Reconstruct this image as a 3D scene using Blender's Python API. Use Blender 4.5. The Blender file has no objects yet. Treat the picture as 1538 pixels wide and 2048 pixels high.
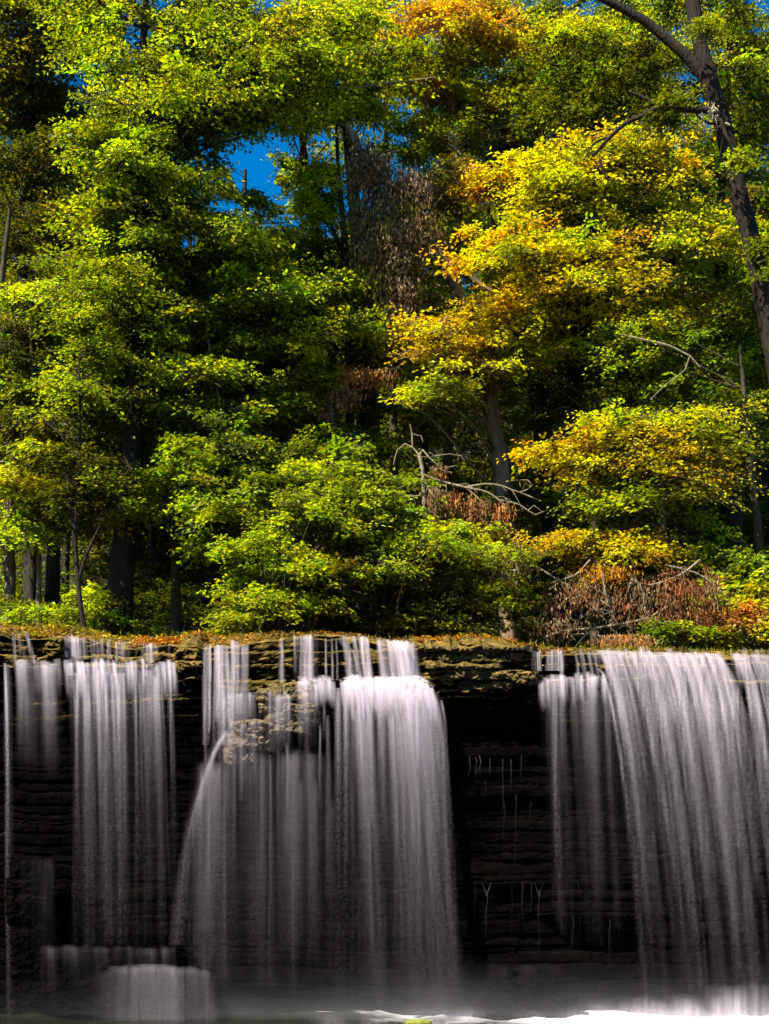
import bpy, math
import numpy as np
from mathutils import Vector

SEED = 7
rng = np.random.default_rng(SEED)
F = 2813.0; HY = 1860.0; CX = 769.0; CZ = 1.33
SC = bpy.context.scene
SUN_AZ_BEHIND = -42.0      # degrees: negative = the sun stands left and on the camera's side of the falls
SUN_EL = 51.0
COL = SC.collection

def W(px, py, Y):
    """photo pixel at distance Y -> world point"""
    return np.array([(px - CX) / F * Y, Y, CZ + (HY - py) / F * Y])

def PX(p):
    """world points (N,3) -> photo pixels"""
    Y = np.maximum(p[:, 1], .1)
    return p[:, 0] / Y * F + CX, HY - (p[:, 2] - CZ) / Y * F

# ------------------------------------------------------------------ helpers
def tag(o, label=None, cat=None, group=None, kind=None):
    if label: o['label'] = label
    if cat: o['category'] = cat
    if group: o['group'] = group
    if kind: o['kind'] = kind
    return o

def empty(name, loc):
    o = bpy.data.objects.new(name, None); COL.objects.link(o)
    o.location = Vector([float(v) for v in loc]); o.empty_display_size = .3
    return o

def build(name, verts, faces, mat, parent=None, base=None, attrs=None, uv=None, smooth=True):
    """verts (N,3), faces (M,k) -> one mesh object. attrs: name -> (domain, type, array)"""
    verts = np.asarray(verts, dtype=np.float64); faces = np.asarray(faces, dtype=np.int32)
    if parent is not None and base is None: base = np.array(parent.location)
    if base is not None: verts = verts - np.asarray(base)[None, :]
    me = bpy.data.meshes.new(name)
    n, m, k = len(verts), len(faces), faces.shape[1]
    me.vertices.add(n); me.loops.add(m * k); me.polygons.add(m)
    me.vertices.foreach_set('co', verts.astype(np.float32).ravel())
    me.loops.foreach_set('vertex_index', faces.ravel())
    me.polygons.foreach_set('loop_start', np.arange(0, m * k, k, dtype=np.int32))
    me.polygons.foreach_set('loop_total', np.full(m, k, dtype=np.int32))
    me.polygons.foreach_set('use_smooth', np.full(m, smooth, dtype=bool))
    for an, (dom, typ, arr) in (attrs or {}).items():
        a = me.attributes.new(an, typ, dom)
        if typ == 'FLOAT': a.data.foreach_set('value', np.asarray(arr, dtype=np.float32).ravel())
        elif typ == 'FLOAT_COLOR': a.data.foreach_set('color', np.asarray(arr, dtype=np.float32).ravel())
        elif typ == 'FLOAT_VECTOR': a.data.foreach_set('vector', np.asarray(arr, dtype=np.float32).ravel())
    me.update(calc_edges=True)
    me.materials.append(mat)
    o = bpy.data.objects.new(name, me); COL.objects.link(o)
    if parent is not None: o.parent = parent
    elif base is not None: o.location = Vector([float(v) for v in base])
    return o

class Acc:
    def __init__(s): s.v = []; s.f = []; s.n = 0; s.c = []
    def add(s, v, f, c=None):
        v = np.asarray(v); f = np.asarray(f)
        s.v.append(v); s.f.append(f + s.n); s.n += len(v)
        if c is not None: s.c.append(c)
    def out(s): return np.concatenate(s.v), np.concatenate(s.f)

def catmull(P, step):
    P = np.asarray(P, dtype=float)
    if len(P) < 3:
        n = max(2, int(np.linalg.norm(P[1, :3] - P[0, :3]) / step) + 1)
        t = np.linspace(0, 1, n)[:, None]
        return P[0] * (1 - t) + P[1] * t
    Q = np.vstack([2 * P[0] - P[1], P, 2 * P[-1] - P[-2]])
    out = []
    for i in range(len(P) - 1):
        n = max(1, int(np.linalg.norm(P[i + 1, :3] - P[i, :3]) / step))
        for t in np.arange(n) / n:
            a, b, c, d = Q[i:i + 4]
            out.append(.5 * (2 * b + (c - a) * t + (2 * a - 5 * b + 4 * c - d) * t * t + (3 * b - a - 3 * c + d) * t ** 3))
    out.append(P[-1])
    return np.array(out)

def tube(acc, path, sides=8, step=.35, rough=0., r=None):
    """path rows x,y,z,radius"""
    P = catmull(path, step) if step else np.asarray(path, float)
    T = np.gradient(P[:, :3], axis=0); T /= np.linalg.norm(T, axis=1)[:, None] + 1e-9
    ref = np.array([0., 1., 0.]) if abs(T[:, 1]).mean() < .8 else np.array([1., 0, 0])
    A = np.cross(T, ref); A /= np.linalg.norm(A, axis=1)[:, None] + 1e-9
    B = np.cross(T, A)
    th = np.linspace(0, 2 * math.pi, sides, endpoint=False)
    rad = P[:, 3][:, None] * np.ones(sides)[None, :]
    if rough:
        g = r if r is not None else rng
        ridge = g.normal(0, 1, sides)[None, :]; ridge = ridge + g.normal(0, .7, rad.shape)
        rad = rad * (1 + rough * ridge)
    V = P[:, None, :3] + rad[..., None] * (np.cos(th)[None, :, None] * A[:, None] + np.sin(th)[None, :, None] * B[:, None])
    n = len(P); idx = np.arange(n * sides).reshape(n, sides)
    a = idx[:-1]; b = idx[1:]
    Fq = np.stack([a, np.roll(a, -1, 1), np.roll(b, -1, 1), b], -1).reshape(-1, 4)
    acc.add(V.reshape(-1, 3), Fq)
    return P

_N1 = np.random.default_rng(3).uniform(-1, 1, 4096)
def n1(x, s=0):
    x = np.asarray(x, float) + s * 37.7; i = np.floor(x).astype(int); t = x - i; t = t * t * (3 - 2 * t)
    return _N1[i % 4096] * (1 - t) + _N1[(i + 1) % 4096] * t
_N2 = np.random.default_rng(5).uniform(-1, 1, (256, 256))
def n2(x, y):
    x, y = np.broadcast_arrays(np.asarray(x, float), np.asarray(y, float))
    i = np.floor(x).astype(int); j = np.floor(y).astype(int)
    t = x - i; u = y - j; t = t * t * (3 - 2 * t); u = u * u * (3 - 2 * u)
    g = lambda a, b: _N2[a % 256, b % 256]
    return (g(i, j) * (1 - t) + g(i + 1, j) * t) * (1 - u) + (g(i, j + 1) * (1 - t) + g(i + 1, j + 1) * t) * u
def fbm2(x, y, o=4):
    s = 0; a = 1.; n = 0
    for k in range(o): s = s + a * n2(x * 2 ** k + 11.3 * k, y * 2 ** k + 5.1 * k); n += a; a *= .5
    return s / n

# ------------------------------------------------------------------ materials
def newmat(name):
    m = bpy.data.materials.new(name); m.use_nodes = True
    nt = m.node_tree; nt.nodes.clear()
    out = nt.nodes.new('ShaderNodeOutputMaterial')
    return m, nt, out
def nd(nt, t, **kw):
    n = nt.nodes.new(t)
    for k, v in kw.items():
        if k in n.inputs: n.inputs[k].default_value = v
        else: setattr(n, k, v)
    return n
def ramp(nt, stops):
    r = nt.nodes.new('ShaderNodeValToRGB'); e = r.color_ramp.elements
    while len(e) < len(stops): e.new(.5)
    for el, (p, c) in zip(e, stops): el.position = p; el.color = (*c, 1) if len(c) == 3 else c
    return r
def mathn(nt, op, a, b=None, clamp=False):
    n = nt.nodes.new('ShaderNodeMath'); n.operation = op; n.use_clamp = clamp
    for i, v in enumerate((a, b)):
        if v is None: continue
        if isinstance(v, (int, float)): n.inputs[i].default_value = v
        else: nt.links.new(v, n.inputs[i])
    return n.outputs[0]

def leaf_material(name, trans, rough=.5, spec=.25, tmul=(1.25, 1.15, .2)):
    m, nt, out = newmat(name); L = nt.links
    at = nd(nt, 'ShaderNodeAttribute', attribute_name='col')
    p = nd(nt, 'ShaderNodeBsdfPrincipled', Roughness=rough)
    p.inputs['Specular IOR Level'].default_value = spec
    L.new(at.outputs['Color'], p.inputs['Base Color'])
    mul = nd(nt, 'ShaderNodeMix', data_type='RGBA', blend_type='MULTIPLY')
    mul.inputs[0].default_value = 1
    L.new(at.outputs['Color'], mul.inputs[6]); mul.inputs[7].default_value = (*tmul, 1)
    t = nd(nt, 'ShaderNodeBsdfTranslucent'); L.new(mul.outputs[2], t.inputs['Color'])
    mx = nd(nt, 'ShaderNodeMixShader', Fac=trans)
    L.new(p.outputs[0], mx.inputs[1]); L.new(t.outputs[0], mx.inputs[2]); L.new(mx.outputs[0], out.inputs[0])
    return m
M_LEAF = leaf_material('leaf', .58, .42, .3)
M_DEAD = leaf_material('dead_leaf', .2, .8, .05, (1.1, 1, .8))

def bark_material(name, c1, c2, scale=9., moss=0.):
    m, nt, out = newmat(name); L = nt.links
    tc = nd(nt, 'ShaderNodeTexCoord'); mp = nd(nt, 'ShaderNodeMapping')
    mp.inputs['Scale'].default_value = (1, 1, .22); L.new(tc.outputs['Object'], mp.inputs[0])
    n = nd(nt, 'ShaderNodeTexNoise', Scale=scale, Detail=6.0, Roughness=.65); L.new(mp.outputs[0], n.inputs['Vector'])
    v = nd(nt, 'ShaderNodeTexVoronoi', Scale=scale * 2.2); L.new(mp.outputs[0], v.inputs['Vector'])
    r = ramp(nt, [(.3, c1), (.55, tuple((a + b) / 2 for a, b in zip(c1, c2))), (.72, c2)])
    L.new(n.outputs['Fac'], r.inputs[0])
    n3 = nd(nt, 'ShaderNodeTexNoise', Scale=1.6, Detail=3.0); L.new(tc.outputs['Object'], n3.inputs['Vector'])
    r3 = ramp(nt, [(.5, (0, 0, 0)), (.62, (1, 1, 1))]); L.new(n3.outputs['Fac'], r3.inputs[0])
    mxf = mathn(nt, 'MULTIPLY', r3.outputs[0], moss)
    mx = nd(nt, 'ShaderNodeMix', data_type='RGBA'); L.new(mxf, mx.inputs[0])
    L.new(r.outputs[0], mx.inputs[6]); mx.inputs[7].default_value = (.07, .09, .02, 1)
    p = nd(nt, 'ShaderNodeBsdfPrincipled', Roughness=.85); p.inputs['Specular IOR Level'].default_value = .2
    L.new(mx.outputs[2], p.inputs['Base Color'])
    b = nd(nt, 'ShaderNodeBump', Strength=.7, Distance=.02)
    s = mathn(nt, 'ADD', n.outputs['Fac'], v.outputs['Distance']); L.new(s, b.inputs['Height'])
    L.new(b.outputs[0], p.inputs['Normal']); L.new(p.outputs[0], out.inputs[0])
    return m
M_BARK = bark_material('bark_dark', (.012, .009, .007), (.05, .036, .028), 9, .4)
M_BARKL = bark_material('bark_grey', (.07, .045, .03), (.36, .25, .17), 7, .35)
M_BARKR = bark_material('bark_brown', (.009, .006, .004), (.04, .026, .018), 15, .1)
M_TWIG = bark_material('twig_pale', (.16, .12, .07), (.4, .32, .2), 14, .2)
M_STEM = bark_material('stem_brown', (.03, .022, .012), (.10, .08, .045), 14, .3)
M_WOOD = bark_material('splintered_wood', (.3, .24, .12), (.7, .6, .38), 22)

def rock_material(name, dark, light, moss=1., wet=.35, zmoss=4.6, spec=.2):
    m, nt, out = newmat(name); L = nt.links
    g = nd(nt, 'ShaderNodeNewGeometry'); sx = nd(nt, 'ShaderNodeSeparateXYZ'); L.new(g.outputs['Position'], sx.inputs[0])
    mp = nd(nt, 'ShaderNodeMapping'); mp.inputs['Scale'].default_value = (.5, .5, 4); L.new(g.outputs['Position'], mp.inputs[0])
    n = nd(nt, 'ShaderNodeTexNoise', Scale=1.7, Detail=8.0, Roughness=.7); L.new(mp.outputs[0], n.inputs['Vector'])
    n2_ = nd(nt, 'ShaderNodeTexNoise', Scale=7.0, Detail=8.0, Roughness=.7); L.new(g.outputs['Position'], n2_.inputs['Vector'])
    f = mathn(nt, 'MULTIPLY', n.outputs['Fac'], n2_.outputs['Fac'])
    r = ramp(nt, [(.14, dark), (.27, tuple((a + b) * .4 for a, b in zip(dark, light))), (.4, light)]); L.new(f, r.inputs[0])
    # moss and algae where the stone faces up or the texture holds it, only near the lip
    ns = nd(nt, 'ShaderNodeSeparateXYZ'); L.new(g.outputs['Normal'], ns.inputs[0])
    n3 = nd(nt, 'ShaderNodeTexNoise', Scale=3.2, Detail=6.0); L.new(g.outputs['Position'], n3.inputs['Vector'])
    a = mathn(nt, 'MULTIPLY', ns.outputs[2], .5); a = mathn(nt, 'ADD', a, n3.outputs['Fac'])
    rm = ramp(nt, [(.55, (0, 0, 0)), (.7, (1, 1, 1))]); L.new(a, rm.inputs[0])
    zz = mathn(nt, 'SUBTRACT', sx.outputs[2], zmoss); zz = mathn(nt, 'MULTIPLY', zz, 1.6, True)
    mf = mathn(nt, 'MULTIPLY', rm.outputs[0], zz); mf = mathn(nt, 'MULTIPLY', mf, moss, True)
    rc = ramp(nt, [(.3, (.03, .024, .007)), (.5, (.10, .075, .018)), (.66, (.30, .16, .04))]); L.new(n2_.outputs['Fac'], rc.inputs[0])
    mx = nd(nt, 'ShaderNodeMix', data_type='RGBA'); L.new(mf, mx.inputs[0]); L.new(r.outputs[0], mx.inputs[6]); L.new(rc.outputs[0], mx.inputs[7])
    p = nd(nt, 'ShaderNodeBsdfPrincipled', Roughness=wet); p.inputs['Specular IOR Level'].default_value = spec
    L.new(mx.outputs[2], p.inputs['Base Color'])
    rr = mathn(nt, 'MULTIPLY', mf, .5); rr = mathn(nt, 'ADD', rr, wet); L.new(rr, p.inputs['Roughness'])
    b = nd(nt, 'ShaderNodeBump', Strength=.8, Distance=.06); L.new(f, b.inputs['Height'])
    L.new(b.outputs[0], p.inputs['Normal']); L.new(p.outputs[0], out.inputs[0])
    return m
M_ROCK = rock_material('shaded_wet_shale', (.0012, .001, .0009), (.0055, .0045, .0036), 1., .7, spec=.0)  # near-black colour carries the missing cast shade on the wet rock
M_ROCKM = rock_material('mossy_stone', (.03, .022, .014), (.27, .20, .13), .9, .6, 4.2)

def soil_material():
    m, nt, out = newmat('forest_soil'); L = nt.links
    g = nd(nt, 'ShaderNodeNewGeometry')
    n = nd(nt, 'ShaderNodeTexNoise', Scale=2.4, Detail=8.0, Roughness=.7); L.new(g.outputs['Position'], n.inputs['Vector'])
    r = ramp(nt, [(.3, (.006, .006, .002)), (.5, (.018, .014, .005)), (.62, (.02, .028, .004)), (.75, (.09, .045, .012))])
    L.new(n.outputs['Fac'], r.inputs[0])
    p = nd(nt, 'ShaderNodeBsdfPrincipled', Roughness=.9); L.new(r.outputs[0], p.inputs['Base Color'])
    b = nd(nt, 'ShaderNodeBump', Strength=1., Distance=.1); L.new(n.outputs['Fac'], b.inputs['Height']); L.new(b.outputs[0], p.inputs['Normal'])
    L.new(p.outputs[0], out.inputs[0]); return m
M_SOIL = soil_material()

def water_material(name, grain=1., color=(.86, .77, .82)):
    """silky falling water: white scattering veil, density carried by the mesh and broken into threads along the flow"""
    m, nt, out = newmat(name); L = nt.links
    a = nd(nt, 'ShaderNodeAttribute', attribute_name='dens')
    fl = nd(nt, 'ShaderNodeAttribute', attribute_name='flow')     # x: metres across, y: metres along the fall, z: ribbon seed
    mp = nd(nt, 'ShaderNodeMapping'); mp.inputs['Scale'].default_value = (16, .22, 9); L.new(fl.outputs['Vector'], mp.inputs[0])
    n = nd(nt, 'ShaderNodeTexNoise', Scale=1., Detail=2.0, Roughness=.5); L.new(mp.outputs[0], n.inputs['Vector'])
    r = ramp(nt, [(.32, (.25, .25, .25)), (.5, (.65, .65, .65)), (.7, (1.3, 1.3, 1.3))]); L.new(n.outputs['Fac'], r.inputs[0])
    mp2 = nd(nt, 'ShaderNodeMapping'); mp2.inputs['Scale'].default_value = (36, 24, 3); L.new(fl.outputs['Vector'], mp2.inputs[0])
    gn = nd(nt, 'ShaderNodeTexNoise', Scale=1., Detail=2.0, Roughness=.8); L.new(mp2.outputs[0], gn.inputs['Vector'])
    s = nd(nt, 'ShaderNodeSeparateXYZ'); L.new(fl.outputs['Vector'], s.inputs[0])
    age = mathn(nt, 'MULTIPLY', s.outputs[1], .35 * grain, True)
    gg = mathn(nt, 'SUBTRACT', gn.outputs['Fac'], .5); gg = mathn(nt, 'MULTIPLY', gg, 7.)
    gg = mathn(nt, 'MULTIPLY', gg, age); gg = mathn(nt, 'ADD', gg, 1.)
    al = mathn(nt, 'MULTIPLY', a.outputs['Fac'], r.outputs[0]); al = mathn(nt, 'MULTIPLY', al, gg, True)
    d = nd(nt, 'ShaderNodeBsdfDiffuse', Color=(*color, 1)); t = nd(nt, 'ShaderNodeBsdfTranslucent', Color=(*color, 1))
    mx = nd(nt, 'ShaderNodeMixShader', Fac=.5); L.new(d.outputs[0], mx.inputs[1]); L.new(t.outputs[0], mx.inputs[2])
    tr = nd(nt, 'ShaderNodeBsdfTransparent')
    m2 = nd(nt, 'ShaderNodeMixShader'); L.new(al, m2.inputs[0]); L.new(tr.outputs[0], m2.inputs[1]); L.new(mx.outputs[0], m2.inputs[2])
    L.new(m2.outputs[0], out.inputs[0])
    return m
M_FALL = water_material('falling_water')

def pool_material():
    m, nt, out = newmat('pool_water'); L = nt.links
    g = nd(nt, 'ShaderNodeNewGeometry'); sx = nd(nt, 'ShaderNodeSeparateXYZ'); L.new(g.outputs['Position'], sx.inputs[0])
    n = nd(nt, 'ShaderNodeTexNoise', Scale=.9, Detail=6.0, Roughness=.6); L.new(g.outputs['Position'], n.inputs['Vector'])
    # foam near the foot of the falls
    y = mathn(nt, 'SUBTRACT', sx.outputs[1], 19.); y = mathn(nt, 'MULTIPLY', y, .12)
    xx = mathn(nt, 'SUBTRACT', sx.outputs[0], .8); xx = mathn(nt, 'MULTIPLY', xx, .13)
    f = mathn(nt, 'ADD', n.outputs['Fac'], y); f = mathn(nt, 'ADD', f, xx)
    r = ramp(nt, [(.6, (0, 0, 0)), (.98, (.85, .85, .85))]); L.new(f, r.inputs[0])
    w = nd(nt, 'ShaderNodeBsdfPrincipled', Roughness=.08); w.inputs['Base Color'].default_value = (.015, .02, .012, 1)
    fo = nd(nt, 'ShaderNodeBsdfPrincipled', Roughness=.7); fo.inputs['Base Color'].default_value = (.62, .6, .58, 1)
    b = nd(nt, 'ShaderNodeBump', Strength=.35, Distance=.1)
    nb = nd(nt, 'ShaderNodeTexNoise', Scale=3.5, Detail=4.0); L.new(g.outputs['Position'], nb.inputs['Vector']); L.new(nb.outputs['Fac'], b.inputs['Height'])
    L.new(b.outputs[0], w.inputs['Normal']); L.new(b.outputs[0], fo.inputs['Normal'])
    mx = nd(nt, 'ShaderNodeMixShader'); L.new(r.outputs[0], mx.inputs[0]); L.new(w.outputs[0], mx.inputs[1]); L.new(fo.outputs[0], mx.inputs[2])
    L.new(mx.outputs[0], out.inputs[0]); return m
M_POOL = pool_material()

# ------------------------------------------------------------------ lie of the land
LIPX = np.array([-400, -100, 0, 60, 125, 180, 250, 330, 400, 470, 560, 640, 700, 780, 850, 950, 1060, 1200, 1350, 1538, 1800, 2200])
LIPY = np.array([1262, 1262, 1262, 1266, 1272, 1280, 1286, 1292, 1292, 1290, 1274, 1272, 1274, 1282, 1292, 1296, 1302, 1303, 1308, 1312, 1316, 1320])
BNKX = np.array([-400, 0, 100, 150, 210, 300, 360, 400, 450, 560, 700, 800, 900, 1000, 1200, 1350, 1538, 2200])
BNKY = np.array([1236, 1240, 1246, 1252, 1262, 1270, 1266, 1260, 1266, 1262, 1266, 1272, 1274, 1280, 1290, 1295, 1300, 1306])
TRDX = np.array([-400, 0, 100, 200, 340, 400, 470, 560, 640, 840, 880, 1060, 1100, 1215, 1300, 1538, 2200])
TRDY = np.array([1330, 1330, 1326, 1326, 1330, 1360, 1384, 1366, 1362, 1358, 1385, 1380, 1358, 1356, 1352, 1364, 1366])
YF = 22.0
def xz(px, py, Y=YF): return (px - CX) / F * Y, CZ + (HY - py) / F * Y
def lipz(x): return np.interp(x, (LIPX - CX) / F * 22.3, CZ + (HY - LIPY) / F * 22.3)
def bankz(x): return np.interp(x, (BNKX - CX) / F * 22.6, CZ + (HY - BNKY) / F * 22.6)
def treadz(x): return np.interp(x, (TRDX - CX) / F * 22.0, CZ + (HY - TRDY) / F * 22.0)

# cliff: stratified shale, blocky beds, a stepped lip, undercut face
def make_cliff():
    r = np.random.default_rng(21)
    xs = np.arange(-19, 19.01, .03)
    beds = [-.8]
    while beds[-1] < 7: beds.append(beds[-1] + r.uniform(.05, .26))
    beds = np.array(beds)
    bo = r.uniform(-.035, .035, len(beds)); hard = r.random(len(beds)) < .15; bo[hard] -= .06
    X = xs
    LZ = lipz(X) + .05 * n1(X * 1.7) + .03 * n1(X * 4.1) + .018 * n1(X * 9, 4); TZ = treadz(X) + .02 * n1(X * 5, 2)
    rows = []
    nf = 240
    s = np.linspace(0, 1, nf)
    Z = -.8 + s[:, None] * (LZ[None, :] + .8)
    XX = np.broadcast_to(X[None, :], Z.shape)
    Zw = Z + .09 * n2(XX * .4, Z * .5) + .03 * n2(XX * 2.2, Z * 1.5) + .012 * n2(XX * 9, Z * 4)
    bi = np.clip(np.searchsorted(beds, Zw.ravel()) - 1, 0, len(beds) - 2).reshape(Z.shape)
    fz = (Zw - beds[bi]) / (beds[bi + 1] - beds[bi])
    # joints: each bed broken into blocks of its own width
    blk = np.floor(XX * (.5 + (bi * 7 % 5) * .3) + bi * 3.7 + .2 * n2(XX * 2, bi * 1.7))
    bl = _N1[(blk.astype(int) * 13 + bi * 71) % 4096]
    Y = np.full(Z.shape, 22.32) + bo[bi] + .03 * bl + .10 * n2(XX * .35, Z * .8) + .025 * fbm2(XX * 4, Z * 9) + .012 * np.abs(fbm2(XX * 14, Z * 22))
    Y += .05 * (np.abs(fz - .5) * 2) ** 6
    below = Z < TZ[None, :]
    # above the tread the upper step stands back; where there is dry rock it comes forward
    px = XX / 22 * F + CX
    dry = np.exp(-((px - 955) / 110) ** 4) + .5 * np.exp(-((px - 375) / 22) ** 4) + .6 * np.exp(-((px - 100) / 22) ** 4)
    up = np.clip((Z - TZ[None, :]) / .06, 0, 1)
    Y += np.where(below, -.28 * np.exp(-np.clip(TZ[None, :] - Z, 0, 9) / .25) , .05 * up)
    nearlip = np.clip((Z - (TZ[None, :] - .35)) / .3, 0, 1)
    Y -= dry * nearlip * (.28 + .12 * bl)
    # two ledges low on the right wall
    for pz, x0, x1, d in ((1768, 935, 1300, .20), (1832, 1090, 1300, .26), (1590, 940, 1200, .08), (1510, 930, 1060, .08)):
        zz = CZ + (HY - pz) / F * 22
        xm = 1 / (1 + np.exp(-(px - x0) / 12)) / (1 + np.exp((px - x1) / 25))
        Y -= d * xm * np.where((Z > zz) & (Z < zz + .42), 1., 0) * (1 - np.clip((Z - zz) / .42, 0, 1) * .6)
    Y[-1] += .05
    rows = [np.stack([XX, Y, Z], -1)]
    # over the lip and back across the creek bed
    last = rows[0][-1]
    bz = bankz(X)
    tops = []
    for k, (dy, t) in enumerate(((.05, .1), (.12, .3), (.22, .5), (.34, .8), (.5, 1.), (.8, 1.02), (1.4, 1.), (2.4, .9))):
        y = np.maximum(last[:, 1] + dy, 0)
        z = LZ + (bz - LZ) * t + .035 * n2(X * 3 + k, k * 1.3) * (t > .2) + .02 * n2(X * 11, k * 2.3)
        if k >= 6: z = bz - .05 * (k - 5)
        tops.append(np.stack([X, y, z], -1))
    G = np.concatenate([rows[0], np.array(tops)], 0)
    n, mm = G.shape[:2]; idx = np.arange(n * mm).reshape(n, mm)
    Fq = np.stack([idx[:-1, :-1], idx[:-1, 1:], idx[1:, 1:], idx[1:, :-1]], -1).reshape(-1, 4)
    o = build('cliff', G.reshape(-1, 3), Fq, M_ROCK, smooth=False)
    tag(o, 'dark wet shale cliff in thin beds behind the falling water', kind='structure')
    return X, G
CLX, CLG = make_cliff()
def cliffy(x, z):
    """front of the cliff at x,z"""
    i = int(np.clip(np.searchsorted(CLX, x), 0, len(CLX) - 1)); col = CLG[:240, i]
    return float(np.interp(z, col[:, 2], col[:, 1]))

def upper_z(x, y):
    """height of the wooded ground behind the lip"""
    b = bankz(x)
    d = np.maximum(y - 24.4, 0)
    rise = np.interp(d, [0, 3, 8, 16, 30, 60, 110, 260], [0, .3, 2.2, 7.5, 19, 30, 38, 44])
    return b - .12 + rise + .25 * fbm2(x * .25, y * .25) * np.clip(d / 3, 0, 1) + .06 * fbm2(x * 1.3, y * 1.3)
def sheet(name, xs, ys, fn, mat, **kw):
    X, Y = np.meshgrid(xs, ys); Z = fn(X, Y)
    n, m = X.shape; idx = np.arange(n * m).reshape(n, m)
    Fq = np.stack([idx[:-1, :-1], idx[:-1, 1:], idx[1:, 1:], idx[1:, :-1]], -1).reshape(-1, 4)
    return tag(build(name, np.stack([X, Y, Z], -1).reshape(-1, 3), Fq, mat), kind='structure', **kw)
xs = np.concatenate([np.linspace(-280, -20, 40), np.linspace(-19, 19, 150), np.linspace(20, 280, 40)])
sheet('ground', xs, np.concatenate([np.linspace(22.9, 40, 80), np.linspace(41, 280, 80)]), upper_z, M_SOIL, label='leaf covered forest floor rising behind the top of the falls')
def bed(x, y):
    return -.7 + .15 * fbm2(x * .4, y * .4) + np.clip((np.abs(x) - 17) * .5, 0, 30) * np.clip(np.abs(x) / 17, 0, 1)
sheet('creek_bed', np.concatenate([np.linspace(-280, -20, 30), np.linspace(-19, 19, 60), np.linspace(20, 280, 30)]), np.linspace(-200, 23.5, 120), bed, M_SOIL, label='stony creek bed under the pool below the falls')
sheet('pool', np.linspace(-19.5, 19.5, 200), np.linspace(-30, 22.6, 260), lambda x, y: .02 * fbm2(x * 1.1, y * 1.1) + .12 * np.clip((y - 19) / 3, 0, 1) * fbm2(x * 2.2, y * 2.2), M_POOL, label='pool of dark water with white foam at the foot of the falls')

# ------------------------------------------------------------------ foliage
PAL = {
 'yg': [(.26, .35, .004), (.46, .52, .005)], 'lg': [(.22, .31, .005), (.38, .46, .006)],
 'g': [(.13, .19, .004), (.28, .33, .005)], 'dg': [(.04, .06, .004), (.11, .12, .005)],
 'ol': [(.10, .10, .006), (.20, .17, .008)], 'y': [(.52, .49, .004), (.70, .63, .004)],
 'oy': [(.62, .38, .004), (.76, .49, .004)], 'o': [(.45, .17, .01), (.60, .28, .01)],
 'br': [(.13, .07, .03), (.30, .16, .07)], 'rb': [(.15, .045, .015), (.32, .11, .035)], 'ob': [(.34, .14, .03), (.5, .22, .05)],
 'dk': [(.12, .09, .04), (.30, .21, .11)],
}
HOLES = [(508, 345, 62, 44), (440, 412, 34, 22), (545, 380, 30, 20), (590, 448, 24, 9), (638, 275, 20, 12), (655, 462, 14, 16), (412, 300, 14, 10),
         (545, 292, 40, 18), (680, 165, 20, 13), (808, 285, 15, 17), (275, 70, 40, 30), (330, 5, 30, 14), (250, 30, 16, 16),
         (414, 204, 14, 11), (378, 485, 22, 24), (510, 20, 8, 20), (872, 106, 12, 9), (32, 515, 11, 14), (1532, 285, 12, 14), (1492, 2, 18, 9), (285, 95, 20, 14)]
def inhole(px, py, grow=1.):
    m = np.zeros(len(px), bool)
    for cx, cy, rx, ry in HOLES: m |= ((px - cx) / (rx * grow)) ** 2 + ((py - cy) / (ry * grow)) ** 2 < 1
    return m

def norm(a): return a / (np.linalg.norm(a, axis=-1, keepdims=True) + 1e-9)

def leaf_mesh(pos, axis, nrm, L, col, width=.62):
    """one small folded leaf per row"""
    a = norm(axis); b = norm(np.cross(nrm, a)); n = np.cross(a, b)
    L = L[:, None]
    v0 = pos; v2 = pos + a * L - n * .10 * L
    m = pos + a * L * .42
    v1 = m + b * L * width * .5 + n * .09 * L; v3 = m - b * L * width * .5 + n * .09 * L
    V = np.stack([v0, v1, v2, v3], 1).reshape(-1, 3)
    Fq = np.arange(len(pos) * 4).reshape(-1, 4)
    C = np.concatenate([col, np.ones((len(col), 1))], 1)
    return V, Fq, C

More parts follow.
